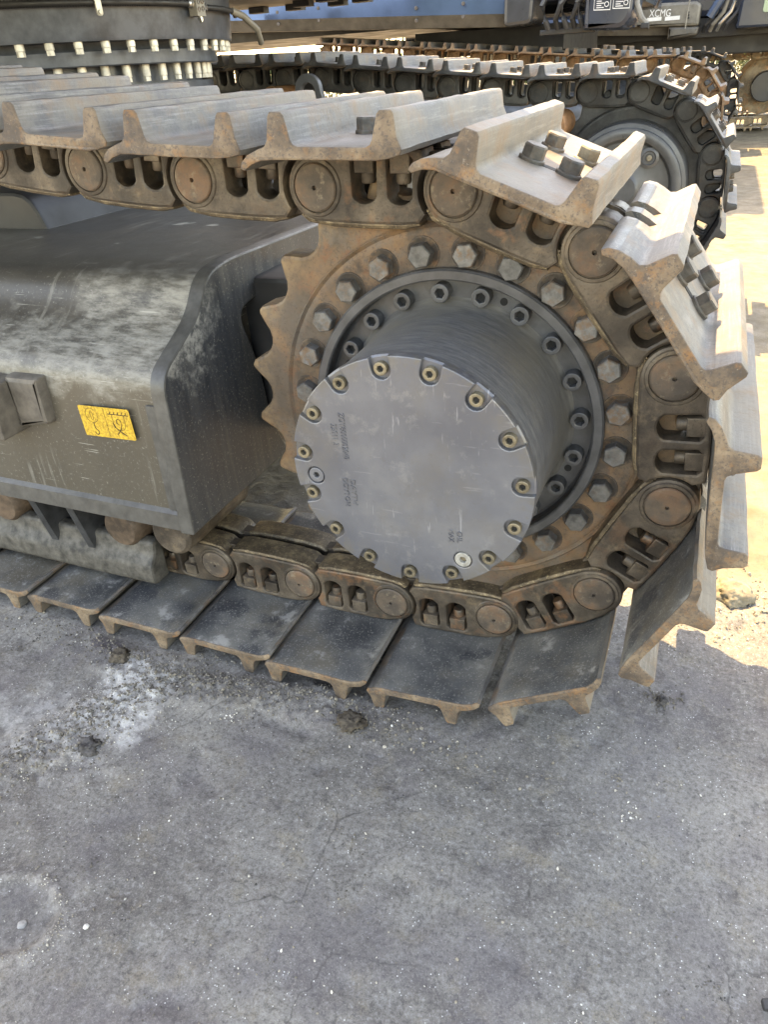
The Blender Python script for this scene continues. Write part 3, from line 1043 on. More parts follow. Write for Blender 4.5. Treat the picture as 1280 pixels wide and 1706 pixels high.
# cover plate with a U-shaped pocket at every screw
AC = [radians(101.01 - 24 * i) for i in range(15)]
RC, RCO, PK = 0.1717, 0.1893, 0.0145
o = []
for i in range(15):
    a = AC[::-1][i]
    a_prev = AC[::-1][i - 1]
    half = math.asin(PK / RCO)
    span = radians(24)
    # plain rim from the previous pocket to this one
    s0, s1 = a - span + half, a - half
    for q in range(7):
        t = s0 + (s1 - s0) * q / 6
        o.append((RCO * cos(t), RCO * sin(t)))
    ux, uz = cos(a), sin(a)
    tx, tz = -sin(a), cos(a)
    rin = RC - 0.001
    for q in range(9):
        th = -pi / 2 - q * pi / 8
        o.append((ux * (rin + PK * cos(th)) + tx * PK * sin(th), uz * (rin + PK * cos(th)) + tz * PK * sin(th)))
mb = MB()
cp = [(-0.1535, -0.017), (0.0855, -0.1275)]
mb.prism(o, -0.2570, -0.2470, M_COVER, bev=0.0018, holes=[circle(x, z, 0.0146, 24) for x, z in cp])
mb.lathe([(0.0, -0.2490), (0.1865, -0.2490), (0.1893, -0.2470), (0.1893, -0.2400), (0.1870, -0.2385)], 120, M_COVER)
cover = place(mb.mesh("cover_plate", 30), "cover_plate", drive)
ME_CBOLT = socket_mesh("cover_screw", 0.0098, 0.0095, M_BRASSY, 0.0052, M_DARKHOLE)
for a in AC:
    place(ME_CBOLT, "cover_screw", drive, Matrix.Translation((RC * cos(a), -0.2488, RC * sin(a))) @ Matrix.Rotation(rs.uniform(0, 1), 4, 'Y'))
mb = MB()
for x, z in cp[:1]:
    mb.prism(circle(0, 0, 0.0128, 24), -0.2562, -0.2480, M_COVER, holes=[circle(0, 0, 0.0052, 6)], bev=0.0012, back=False)
    mb.prism(circle(0, 0, 0.0054, 6), -0.2515, -0.248, M_DARKHOLE, back=False)
me_plug = mb.mesh("oil_plug", 30)
place(me_plug, "oil_plug", drive, Matrix.Translation((cp[0][0], 0, cp[0][1])))
mb = MB()
mb.prism(circle(0, 0, 0.0130, 24), -0.2575, -0.2480, M_PLUG, holes=[circle(0, 0, 0.0058, 6)], bev=0.0012, back=False)
mb.prism(circle(0, 0, 0.0060, 6), -0.252, -0.248, M_BRASSY, back=False)
place(mb.mesh("oil_plug_bright", 30), "oil_plug", drive, Matrix.Translation((cp[1][0], 0, cp[1][1])))


def cap_text(txt, size, x, z, rot, stretch=1.0):
    me_ = text_mesh(txt, size, M_COVER, 0.0012)
    X = Matrix.Translation((x, -0.2573, z)) @ Matrix.Rotation(radians(90), 4, 'X') @ Matrix.Rotation(radians(rot), 4, 'Z') @ Matrix.Diagonal((stretch, 1, 1, 1))
    return place(me_, "raised_lettering", drive, X)


cap_text("ZOY8000002040", 0.0135, -0.1045, 0.0955, -88, 0.80)
cap_text("22011 3", 0.0135, -0.1185, 0.0765, -88, 0.82)
cap_text("DAYTH", 0.0120, -0.0945, -0.0140, -88, 1.15)
cap_text("DOYTOH", 0.0120, -0.1075, -0.0125, -88, 1.0)
cap_text("OIL", 0.0120, 0.0760, -0.0755, -88, 1.15)
cap_text("MAX", 0.0120, 0.0630, -0.0745, -88, 0.9)

# ------------------------------------------------------------------ side frame of the near track
XP = Matrix.Rotation(radians(90), 4, 'Z')      # prism (x, y, z) -> profile x becomes world y, depth y becomes -x


def along_x(mb_, prof, x0, x1, m, **kw):
    """profile in (y, z) carried from x0 (front, larger x) to x1"""
    Xm = Matrix(((0, -1, 0, 0), (1, 0, 0, 0), (0, 0, 1, 0), (0, 0, 0, 1)))
    mb_.prism(prof, -x0, -x1, m, X=Xm, **kw)


def rounded(pts, r, n=4):
    out = []
    N = len(pts)
    for i in range(N):
        p = Vector(pts[i])
        a = (Vector(pts[i - 1]) - p)
        b = (Vector(pts[(i + 1) % N]) - p)
        rr = min(r[i] if isinstance(r, (list, tuple)) else r, a.length * 0.45, b.length * 0.45)
        if rr < 1e-5:
            out.append(tuple(p))
            continue
        a0 = p + a.normalized() * rr
        b0 = p + b.normalized() * rr
        for q in range(n + 1):
            t = q / n
            out.append(tuple((1 - t) ** 2 * a0 + 2 * t * (1 - t) * p + t * t * b0))
    return out


END_P = [(-.187, -.244), (-.176, .080), (-.040, .150), (.005, .212), (.080, .224), (.56, .214), (.56, .130), (.20, .136), (.085, .120), (.120, .035), (.137, -.03), (.150, -.14), (.20, -.244)]
END_R = [.004, .035, .05, .05, .04, .02, .01, .02, .05, .06, .06, .08, .02]
BODY_P = [(-.172, -.235), (-.164, .076), (-.036, .141), (.007, .203), (.078, .214), (.95, .206), (.95, -.235)]
BODY_R = [.004, .035, .06, .06, .05, .02, .01]
mb = MB()
along_x(mb, rounded(BODY_P, BODY_R, 5), -0.515, -3.3, M_FRAME)
sf = mb.mesh("side_frame", 35)
frame = wplace(sf, "side_frame")
mb = MB()
along_x(mb, rounded(END_P, END_R, 5), -0.486, -0.516, M_FRAMEEND, bev=0.004, side=M_EDGE)
wplace(mb.mesh("end_plate", 35), "end_plate", None, frame).matrix_local = Matrix.Identity(4)
# bottom flange strip
mb = MB()
along_x(mb, [(-.171, -.200), (-.180, -.207), (-.184, -.240), (-.150, -.246), (-.150, -.20)], -0.5165, -3.3, M_EDGE)
place(mb.mesh("bottom_flange", 30), "bottom_flange", frame)
mb = MB()
along_x(mb, [(-.166, .02), (-.1715, .02), (-.1745, -.20), (-.166, -.20)], -0.5165, -0.542, M_EDGE)
place(mb.mesh("weld_strip", 30), "weld_strip", frame)

# weld-on lug
mb = MB()
Xl = Matrix.Identity(4)
mb.prism(rounded([(-.935, -.075), (-.862, -.066), (-.852, .046), (-.935, .052)], .006, 3), -0.232, -0.160, M_LUG, bev=.004)
mb.prism(rounded([(-.86, -.055), (-.78, -.04), (-.775, .055), (-.86, .054)], .006, 3), -0.190, -0.160, M_LUG, bev=.01)
place(mb.mesh("weld_on_lug", 30), "weld_on_lug", frame)
place(hexbolt_mesh("lug_bolt", 0.02, 0.02, M_BRASSY, 0.024), "bolt", frame, Matrix.Translation((-0.945, -0.185, 0.0)))

# yellow lifting sticker
def stroke(mb_, pts, wd, y, m, closed=False):
    pts = [Vector((p[0], 0, p[1])) for p in pts]
    n = len(pts)
    L, R = [], []
    for i in range(n):
        a = pts[i - 1] if (i > 0 or closed) else pts[i]
        b = pts[(i + 1) % n] if (i < n - 1 or closed) else pts[i]
        t = (b - a).normalized()
        nn = Vector((-t.z, 0, t.x)) * wd / 2
        L.append(tuple(pts[i] + nn + Vector((0, y, 0))))
        R.append(tuple(pts[i] - nn + Vector((0, y, 0))))
    l, r = mb_.ring(L), mb_.ring(R)
    rng = range(n) if closed else range(n - 1)
    for i in rng:
        j = (i + 1) % n
        mb_.face((l[i], l[j], r[j], r[i]), m)


SW, SH = 0.122, 0.063
mb = MB()
mb.prism(rounded([(0, 0), (SW, 0), (SW, SH), (0, SH)], .004, 3), -0.0006, 0.0, M_STICKER_Y)
ym = -0.0010
stroke(mb, [(SW * .5, 0.001), (SW * .5, SH - .001)], 0.0008, ym, M_INK)
stroke(mb, circle(SW * .235, SH * .70, SH * .235, 20), 0.0008, ym, M_INK, True)
stroke(mb, [(SW * .235 - .0028, SH * .57), (SW * .235 - .0028, SH * .73), (SW * .235 - .0055, SH * .73), (SW * .235, SH * .86), (SW * .235 + .0055, SH * .73), (SW * .235 + .0028, SH * .73), (SW * .235 + .0028, SH * .57)], 0.0009, ym, M_INK, True)
stroke(mb, [(SW * .235, SH * .46), (SW * .235, SH * .30), (SW * .255, SH * .25), (SW * .285, SH * .19), (SW * .285, SH * .11), (SW * .255, SH * .065), (SW * .22, SH * .09), (SW * .21, SH * .15)], 0.0019, ym, M_INK)
stroke(mb, [(SW * .56, SH * .80), (SW * .97, SH * .80)], 0.0016, ym, M_INK)
for q in range(5):
    sx = SW * (.61 + .075 * q)
    stroke(mb, [(sx, SH * .80), (sx + .0035, SH * .89)], 0.0014, ym - .0002, M_INK)
stroke(mb, [(SW * .64, SH * .79), (SW * .64, SH * .50), (SW * .67, SH * .36), (SW * .74, SH * .29), (SW * .81, SH * .31), (SW * .86, SH * .42), (SW * .875, SH * .55), (SW * .875, SH * .79)], 0.0008, ym, M_INK)
stroke(mb, [(SW * .63, SH * .52), (SW * .65, SH * .40), (SW * .71, SH * .28), (SW * .80, SH * .18), (SW * .85, SH * .13)], 0.0020, ym - .0003, M_INK)
stroke(mb, [(SW * .66, SH * .14), (SW * .72, SH * .24), (SW * .77, SH * .36), (SW * .80, SH * .50), (SW * .79, SH * .62), (SW * .75, SH * .67), (SW * .71, SH * .62), (SW * .71, SH * .52), (SW * .75, SH * .47)], 0.0014, ym - .0004, M_INK)
place(mb.mesh("sticker"), "sticker", frame, Matrix.Translation((-0.702, -0.1745, -0.057)) @ Matrix.Rotation(radians(-1.5), 4, 'Y'))

# rollers, ribs and guard below the frame
for x in (-0.745, -1.10, -1.46):
    mb = MB()
    mb.lathe([(0, -0.128), (0.040, -0.126), (0.047, -0.118), (0.052, -0.08), (0.052, 0.12), (0, 0.12)], 32, M_ROLLER)
    wplace(mb.mesh("bottom_roller", 35), "bottom_roller", Matrix.Translation((x, 0, -0.318)))
mb = MB()
mb.lathe([(0, -0.120), (0.042, -0.118), (0.050, -0.110), (0.052, -0.06), (0.052, 0.12), (0, 0.12)], 32, M_LINK)
wplace(mb.mesh("bottom_roller_dark", 35), "bottom_roller", Matrix.Translation((-0.615, 0, -0.315)))
guard_p = [(-.115, -.345), (-.120, -.375), (-.140, -.400), (-.142, -.440), (-.130, -.452), (-.085, -.452), (-.085, -.345)]
mb = MB()
along_x(mb, rounded(guard_p, .010, 3), -0.672, -2.4, M_GUARD, bev=.008)
guard = wplace(mb.mesh("track_guard", 35), "track_guard")
for x in (-0.845, -0.955, -1.21, -1.32, -1.57):
    mb = MB()
    mb.prism([(x - 0.010, -.236), (x + .010, -.236), (x + .010, -.39), (x - .010, -.39)], -0.128, -0.02, M_RIB)
    rb = mb.mesh("rib")
    for v_ in rb.vertices:
        if v_.co.y < -0.1 and v_.co.z > -0.3:
            v_.co.y = -0.16
    place(rb, "rib", guard)

# frame inner box down to the rollers, motor housing behind the sprocket
mb = MB()
mb.lathe([(0.0, 0.30), (0.295, 0.30), (0.30, 0.29), (0.30, 0.075), (0.235, 0.070), (0.235, 0.025), (0.19, 0.025)], 64, M_BLACK)
mb.box((-0.7, 0.16, -0.17), (-0.02, 0.33, 0.17), M_BLACK, bev=.01)
wplace(mb.mesh("motor_housing", 35), "motor_housing")

# ------------------------------------------------------------------ car body: cross member, slewing ring
mb = MB()
mb.prism(rounded([(-2.9, -0.10), (-1.1, -0.10), (-1.25, 0.30), (-2.75, 0.30)], .05, 3), 0.36, 2.3, M_BLACK, bev=.01)
mb.lathe([(0.40, 0), (0.60, 0), (0.60, 0.18), (0.40, 0.18)], 96, M_RING,
         X=Matrix.Translation((-2.0, 1.31, 0.335)) @ Matrix.Rotation(radians(90), 4, 'X'))
wplace(mb.mesh("car_body", 35), "car_body")


def ring_lathe(prof, m, n=160):
    mb_ = MB()
    X = Matrix.Translation((-2.0, 1.31, 0)) @ Matrix.Rotation(radians(90), 4, 'X')
    mb_.lathe([(r, z) for r, z in prof], n, m, X=X)
    return mb_


ringm = ring_lathe([(0.40, 0.812), (0.706, 0.812), (0.706, 0.80), (0.694, 0.645), (0.690, 0.632), (0.600, 0.632), (0.600, 0.622), (0.606, 0.610), (0.628, 0.610), (0.630, 0.608), (0.630, 0.572), (0.627, 0.569),
                    (0.560, 0.569), (0.560, 0.50), (0.40, 0.50)], M_RING)
ring = wplace(ringm.mesh("slewing_ring", 30), "slewing_ring")
ME_SLB = None
mb = MB()
XR = Matrix.Rotation(radians(90), 4, 'X')        # lathe axis y -> z
mb.lathe([(0.0135, 0.632), (0.0135, 0.6155), (0.0125, 0.614)], 16, M_ZINC, X=XR)
mb.prism(circle(0, 0, 0.0122, 6), 0.6005, 0.6155, M_ZINC, X=XR)
ME_SLB = mb.mesh("ring_bolt_upper", 30)
mb = MB()
mb.lathe([(0.0140, 0.569), (0.0140, 0.536), (0.0125, 0.5345)], 16, M_ZINC, X=XR)
mb.prism(circle(0, 0, 0.0125, 6), 0.5215, 0.536, M_ZINC, X=XR)
ME_SLB2 = mb.mesh("ring_bolt_lower", 30)
for i in range(-7, 13):
    if i in (-1,):
        continue
    a = radians(-51 + 7.0 * i)
    place(ME_SLB, "bolt", ring, Matrix.Translation((-2.0 + 0.671 * cos(a), 1.31 + 0.671 * sin(a), 0)) @ Matrix.Rotation(rs.uniform(0, 1), 4, 'Z'))
for i in range(-7, 13):
    a = radians(-43 + 7.0 * i)
    place(ME_SLB2, "bolt", ring, Matrix.Translation((-2.0 + 0.588 * cos(a), 1.31 + 0.588 * sin(a), 0)) @ Matrix.Rotation(rs.uniform(0, 1), 4, 'Z'))

# grease hoses round the ring, manifold block and clip
def arc_path(r, z, a0, a1, n):
    return [(-2.0 + r * cos(radians(a0 + (a1 - a0) * i / n)), 1.31 + r * sin(radians(a0 + (a1 - a0) * i / n)), z) for i in range(n + 1)]


mb = MB()
pa = arc_path(0.722, 0.724, -85, -5.5, 260)
mb.tube(pa, 0.010, M_RUBBER, 10, radii=[0.0105 if i % 2 else 0.0088 for i in range(len(pa))])
wplace(mb.mesh("spiral_hose", 60), "spiral_hose")
mb = MB()
mb.tube(arc_path(0.724, 0.716, 1.5, 40, 24), 0.0085, M_RUBBER, 10)
mb.tube([(-2 + .724 * cos(radians(20)), 1.31 + .724 * sin(radians(20)), .716), (-1.30, 1.60, .70), (-1.285, 1.66, .66), (-1.30, 1.70, .62)], .012, M_HULLTAN, 8)
wplace(mb.mesh("grease_hose", 60), "grease_hose")
Xb = Matrix.Translation((-2.0, 1.31, 0)) @ Matrix.Rotation(radians(-2.5), 4, 'Z')
mb = MB()
mb.box((0.708, -0.022, 0.690), (0.742, 0.022, 0.745), M_HULLTAN, bev=.002, X=Xb)
for dy, dz in ((-.010, .728), (.009, .730), (-.011, .708), (.009, .710)):
    mb.lathe([(0.0075, 0.0), (0.0075, 0.002), (0.0045, 0.002), (0.004, -0.004), (0, -0.004)], 12, M_BOLT,
             X=Xb @ Matrix.Translation((0.742, dy, dz)) @ Matrix.Rotation(radians(-90), 4, 'Z'))
blk = wplace(mb.mesh("manifold_block", 30), "manifold_block")
mb = MB()
for a0, a1, zz in ((-5.8, -3.8, .724), (-1.2, 1.8, .716)):
    mb.tube(arc_path(0.723, zz, a0, a1, 4), 0.012, M_CHROME, 8, radii=[.009, .0125, .010, .0125, .009])
place(mb.mesh("hose_fitting", 40), "hose_fitting", blk)
mb = MB()
mb.lathe([(0.0, -0.008), (0.008, -0.007), (0.010, 0.0), (0.0, 0.0)], 14, M_CHROME, X=Xb @ Matrix.Translation((0.735, 0.0, 0.684)) @ Matrix.Rotation(radians(-90), 4, 'Z'))
mb.tube([tuple(Xb @ Vector((0.732, -.006, .69))), tuple(Xb @ Vector((0.738, -.008, .678))), tuple(Xb @ Vector((0.742, -.012, .673)))], .004, M_CHROME, 8)
place(mb.mesh("grease_nipple", 40), "grease_nipple", blk)
mb = MB()
Xc = Matrix.Translation((-2.0, 1.31, 0)) @ Matrix.Rotation(radians(-31.5), 4, 'Z')
mb.prism(rounded([(-.009, .690), (.009, .690), (.009, .745), (-.009, .745)], .008, 4), -0.006, 0.0, M_ZINC, bev=.0015, X=Xc @ Matrix.Translation((0.733, 0, 0)) @ Matrix.Rotation(radians(90), 4, 'Z'))
mb.prism(circle(0, .699, .0065, 6), -0.014, -0.004, M_ZINC, bev=.001, X=Xc @ Matrix.Translation((0.733, 0, 0)) @ Matrix.Rotation(radians(90), 4, 'Z'))
wplace(mb.mesh("hose_clip", 30), "hose_clip")

# ------------------------------------------------------------------ far track of the same machine
YF = 2.62
FAR_TOP = run(WRAP[0], lambda i: 0.03 if i < 2 else (0.10 if i < 7 else 0.03), 12)
FAR_PINS = FAR_TOP[::-1] + WRAP + NEAR_BOT
TY = Matrix.Translation((0.0, YF, 0))
nt = len(FAR_TOP)
for i in range(len(FAR_PINS) - 1):
    X = TY @ frame_of(FAR_PINS[i], FAR_PINS[i + 1])
    if i > nt + 9:
        continue
    sh = wplace(ME_SHOE_FAR, "track_shoe", X @ jitter(0.7))
    if nt - 8 <= i <= nt + 3:
        for q, (sx, y) in enumerate(SB):
            place(ME_SBOLT, "bolt", sh, Matrix.Translation((sx, y, 0.0722)) @ TOOUT @ Matrix.Rotation(rs.uniform(0, 1), 4, 'Y'))
    ln = wplace(ME_LINK_DK, "track_link", X)
    wplace(ME_LINK_DK_IN, "track_link", X)
mb = MB()
mb.lathe([(0.0, -0.205), (0.055, -0.205), (0.06, -0.200), (0.070, -0.194), (0.188, -0.194), (0.194, -0.200), (0.200, -0.216), (0.206, -0.220), (0.232, -0.220), (0.240, -0.216), (0.243, -0.200), (0.258, -0.196), (0.264, -0.18), (0.264, 0.05), (0.0, 0.05)], 96, M_DISC)
fd = wplace(mb.mesh("motor_cover", 35), "motor_cover", TY)
mb = MB()
mb.lathe([(0.040, -0.200), (0.040, -0.210), (0.028, -0.214), (0.024, -0.208), (0.015, -0.208)], 24, M_DISC)
mb.lathe([(0.012, -0.204), (0.012, -0.216), (0.009, -0.219), (0.0, -0.219)], 14, M_BOLT_TAN)
place(mb.mesh("cover_plug", 35), "cover_plug", fd, Matrix.Translation((0.097, 0, 0.127)))
wplace(ME_SPROCKET.copy(), "sprocket", TY).data.materials[0] = M_LINK_DARK
mb = MB()
along_x(mb, rounded([(2.36, -.235), (2.36, .10), (2.44, .20), (2.78, .20), (2.78, -.235)], .03, 4), -0.36, -3.3, M_BLACK)
ff = wplace(mb.mesh("side_frame_far", 35), "side_frame")
# lifting eye on the far frame
mb = MB()
eye = [(-.085, .20), (.085, .20), (.075, .30)] + [(.062 * cos(radians(a)), .345 + .062 * sin(radians(a))) for a in range(0, 181, 15)] + [(-.075, .30)]
mb.prism(eye, -0.014, 0.014, M_DISC, holes=[circle(0, .338, .034, 22)], bev=.004)
wplace(mb.mesh("lifting_eye", 35), "lifting_eye", Matrix.Translation((-1.335, 2.12, 0.105)))
for x, z in ((-1.66, .415), (-0.30, .262)):
    mb = MB()
    mb.lathe([(0, -0.13), (0.045, -0.13), (0.053, -0.12), (0.053, 0.1), (0, 0.1)], 28, M_ROLLER_BRIGHT)
    wplace(mb.mesh("carrier_roller", 35), "carrier_roller", Matrix.Translation((x, YF - 0.15, z)))
for x, z in ((-1.25, .335),):
    mb = MB()
    mb.lathe([(0, -0.1), (0.045, -0.1), (0.05, -0.09), (0.05, 0.1), (0, 0.1)], 28, M_ROLLER)
    wplace(mb.mesh("carrier_roller", 35), "carrier_roller", Matrix.Translation((x, 0, z - .015)))

# ------------------------------------------------------------------ upper body of the near machine
ZB = 0.815
mb = MB()
mb.box((-5.6, -0.05, ZB), (-1.10, 2.92, ZB + .10), M_UNDER, bev=.008)
mb.box((-5.5, 0.00, ZB + .1002), (-1.12, 1.0, ZB + 1.25), M_HULL, bev=.06)
mb.box((-5.5, 1.72, ZB + .1002), (-3.2, 2.88, ZB + 1.25), M_HULL, bev=.06)
mb.box((-5.5, 1.001, ZB + .1002), (-1.13, 1.719, ZB + 1.25), M_HULL, bev=.04)
ub = wplace(mb.mesh("upper_body", 35), "upper_body")
mb = MB()
mb.prism([(-5.5, -.02), (-5.5, 2.9), (-5.9, 2.7), (-6.15, 2.1), (-6.2, 1.4), (-6.15, .8), (-5.9, .2)], -(ZB + 1.15), -(ZB + .05), M_HULLGREY, bev=.05,
         X=Matrix(((1, 0, 0, 0), (0, 0, 1, 0), (0, -1, 0, 0), (0, 0, 0, 1))))
place(mb.mesh("counterweight", 35), "counterweight", ub)
mb = MB()
mb.box((-3.15, 1.78, ZB + .1002), (-1.32, 2.88, ZB + 1.75), M_HULL, bev=.06)
mb.box((-2.9, 1.774, ZB + .75), (-1.5, 2.886, ZB + 1.6), M_GLASS, bev=.01)
place(mb.mesh("cab", 35), "cab", ub)
ME_CLAMP = MB()
ME_CLAMP.box((-.045, -.03, -.028), (.045, .03, -.001), M_BLACK, bev=.004)
ME_CLAMP = ME_CLAMP.mesh("bottom_clamp", 35)
for (x, y) in ((-1.62, 2.70), (-1.75, 2.86), (-1.50, 2.84), (-1.34, 2.78), (-1.42, 2.55), (-1.95, 2.83)):
    place(ME_CLAMP, "bottom_clamp", ub, Matrix.Translation((x, y, ZB)))

# unseen slab on the near machine, added and widened to shade the foreground; with cylinder
XN = Matrix.Rotation(atan2(-0.45, 0.89), 4, 'Z')
mb = MB()
mb.prism(rounded([(-1.25, 1.35), (-0.6, 1.50), (1.7, 1.62), (1.85, 1.95), (1.0, 2.35), (-1.25, 2.20)], .12, 4), -0.80, 0.34, M_HULL, bev=.05, bev_back=.05, X=XN)
place(mb.mesh("boom_shade_slab", 35), "boom_shade_slab", ub)
mb = MB()
mb.tube([tuple(XN @ Vector((-1.2, -.2, 1.25))), tuple(XN @ Vector((0.6, -.2, 1.50)))], .07, M_CHROME, 16)
place(mb.mesh("boom_cylinder", 40), "boom_cylinder", ub)

# ------------------------------------------------------------------ machines behind
def far_excavator(label, pos, yaw, pins_near, near_y, far_y, shoe, link_a, shoe_b, link_b, disc_m, xb=0.0, near_x=0.0, near_z=0.0):
    e = empty("excavator", label, "excavator", pos, yaw, GROUP_X)
    bpy.context.view_layer.update()
    inv = e.matrix_basis.inverted()
    for (yy, sm, lm, xo) in ((near_y, shoe, link_a, 0.0), (far_y, shoe_b, link_b, xb)):
        for i in range(len(pins_near) - 1):
            X = inv @ Matrix.Translation((near_x + xo, yy, near_z)) @ frame_of(pins_near[i], pins_near[i + 1])
            place(sm, "track_shoe", e, X)
            place(lm, "track_link", e, X)
        mb_ = MB()
        mb_.lathe([(0, -.03), (.30, -.03), (.33, -.02), (.33, .03), (0, .03)], 48, disc_m)
        place(mb_.mesh("sprocket_plain", 35), "sprocket", e, inv @ Matrix.Translation((near_x + xo, yy, near_z)))
        mb_ = MB()
        mb_.lathe([(0, -.20), (.17, -.20), (.18, -.19), (.185, -.03), (0, -.03)], 40, M_HULLGREY)
        place(mb_.mesh("final_drive_plain", 35), "final_drive", e, inv @ Matrix.Translation((near_x + xo, yy, near_z)))
        mb_ = MB()
        along_x(mb_, rounded([(-.16, -.235), (-.16, .08), (-.04, .2), (.2, .2), (.2, -.235)], .03, 3), -0.45, -3.2, M_RING)
        place(mb_.mesh("side_frame_plain", 35), "side_frame", e, inv @ Matrix.Translation((near_x + xo, yy, near_z)))
    return e, inv


def tilt(x, z, slope):
    return z - slope * x


M2_TOP = run(WRAP[0], lambda i: 0.03 if i < 2 else 0.095, 15)
M2_PINS = M2_TOP[::-1] + WRAP + NEAR_BOT[:5]
ex2, inv2 = far_excavator("second excavator in the row, its dull rusty track just behind the near one",
                          (-2.0, 7.6, GROUND), 0, M2_PINS, 6.28, 8.92, ME_SHOE_RUST, ME_LINK_RU, ME_SHOE_FAR, ME_LINK_DK, M_LINK_RUST, xb=0.14, near_x=-0.055, near_z=0.03)


def skirt(parent, inv, x0, x1, yf, z0, z1, zt, slope, name="skirt_panel"):
    """folded side panel: upper face leans back to the sky, lower face leans in to the ground"""
    prof = [(yf + .06, z0), (yf, z1), (yf + .035, zt), (yf + .30, zt), (yf + .30, z0)]
    mb_ = MB()
    n = 10
    loops = []
    for i in range(n + 1):
        x = x0 + (x1 - x0) * i / n
        k_ = 0.0 if i < n - 1 else (0.03 if i == n - 1 else 0.09)
        loops.append(mb_.ring([(x, y + (k_ if y < yf + .2 else 0), z - slope * (x - x0)) for y, z in prof]))
    for q in range(n):
        for i in range(5):
            j = (i + 1) % 5
            m_ = (M_SKIRTLOW, M_SKIRT, M_HULL, M_BLACK, M_UNDER)[i]
            mb_.face((loops[q][i], loops[q][j], loops[q + 1][j], loops[q + 1][i]), m_)
    mb_.face(loops[0], M_BLACK)
    mb_.face(loops[-1], M_HULLGREY)
    o_p = place(mb_.mesh(name, 20), name, parent, inv)
    mb_ = MB()
    L_ = abs(x1 - x0)
    q = 0
    x = x0 + 0.25
    while x < x1 - 0.1:
        zc = z1 - slope * (x - x0)
        for dz, dy in ((.055, .022), (-.035, .022)):
            for dx in (0, .42):
                mb_.lathe([(.016, 0), (.014, -.012), (0, -.014)], 8, M_BOLT, X=Matrix.Translation((x + dx, yf + dy * .75, zc + dz)))
        x += 1.35
    place(mb_.mesh("skirt_bolt", 30), "skirt_bolt", o_p)
    return o_p


# second machine: side skirt, chassis, cab side, hoses
skirt(ex2, inv2, -6.5, -1.42, 5.9, 0.995, 1.085, 1.34, 0.05)
mb = MB()
mb.box((-6.5, 6.21, 0.88), (-0.42, 8.9, 2.15), M_HULL, bev=.08)
place(mb.mesh("upper_body", 35), "upper_body", ex2, inv2)
mb = MB()
mb.box((-2.45, 6.55, 0.56), (-1.04, 8.6, 0.76), M_BLACK, bev=.01)
mb.box((-6.3, 6.3, 0.80), (-2.0, 8.7, 0.879), M_BLACK)
place(mb.mesh("chassis", 35), "chassis", ex2, inv2)
mb = MB()
for i in range(10):
    mb.lathe([(.016, 0), (.016, -.05), (0, -.05)], 8, M_ZINC, X=Matrix.Translation((-1.16 - .075 * i, 6.7 + .012 * i, .555)) @ Matrix.Rotation(radians(90), 4, 'X'))
mb.lathe([(.62, .40), (.62, .55), (.58, .55)], 40, M_BLACK, X=Matrix.Translation((-1.6, 7.45, 0)) @ Matrix.Rotation(radians(90), 4, 'X'))
place(mb.mesh("slewing_ring_plain", 35), "slewing_ring", ex2, inv2)
mb = MB()
mb.prism(rounded([(-1.44, .735), (-1.20, .745), (-1.16, 1.4), (-1.44, 1.4)], .05, 4), 5.93, 6.4, M_HULLGREY, bev=.03)
mb.prism(rounded([(-0.775, .675), (-0.47, .66), (-0.40, .74), (-0.385, 1.6), (-0.775, 1.6)], [.01, .06, .06, .01, .01], 4), 5.88, 6.5, M_HULL, bev=.04)
cab2 = place(mb.mesh("cab", 35), "cab", ex2, inv2)
mb = MB()
for x0 in (-0.70, -0.555):
    stroke(mb, [(x0, .80), (x0 + .125, .795), (x0 + .125, .868), (x0, .873)], .007, 5.877, M_WHITE, True)
    for q in range(4):
        stroke(mb, [(x0 + .018, .855 - .014 * q), (x0 + .055 + .02 * (q % 2), .854 - .014 * q)], .006, 5.877, M_WHITE)
    stroke(mb, circle(x0 + .095, .832, .016, 10), .005, 5.877, M_WHITE, True)
place(mb.mesh("warning_label"), "warning_label", cab2)
mb = MB()
for q, x0 in enumerate((-1.10, -1.02, -0.95, -0.885, -0.82)):
    mb.tube([(x0 + .03, 5.98, .70), (x0 + .01, 5.94, .76), (x0 - .02 + .07 * (q % 2), 5.92, .86), (x0 + .03 + .02 * q, 5.95, .98), (x0 + .01, 6.02, 1.15)], .022, M_RUBBER if q % 2 else M_HULLGREY, 8)
mb.box((-1.15, 6.02, .66), (-0.72, 6.2, .70), M_HULLGREY, bev=.01)
place(mb.mesh("hose_bundle", 40), "hose_bundle", ex2, inv2)
mb = MB()
mb.tube([(-.40, 5.95, 1.1), (-.385, 5.93, .82), (-.33, 5.9, .72), (-.29, 5.9, .68)], .022, M_HULLTAN, 8)
mb.tube([(-.38, 5.95, .9), (-.20, 5.92, .86), (-.24, 5.92, .78)], .014, M_ROLLER, 8)
mb.box((-.33, 5.86, .655), (-.27, 5.93, .69), M_BLACK, bev=.005)
place(mb.mesh("pipe_bracket", 40), "pipe_bracket", ex2, inv2)

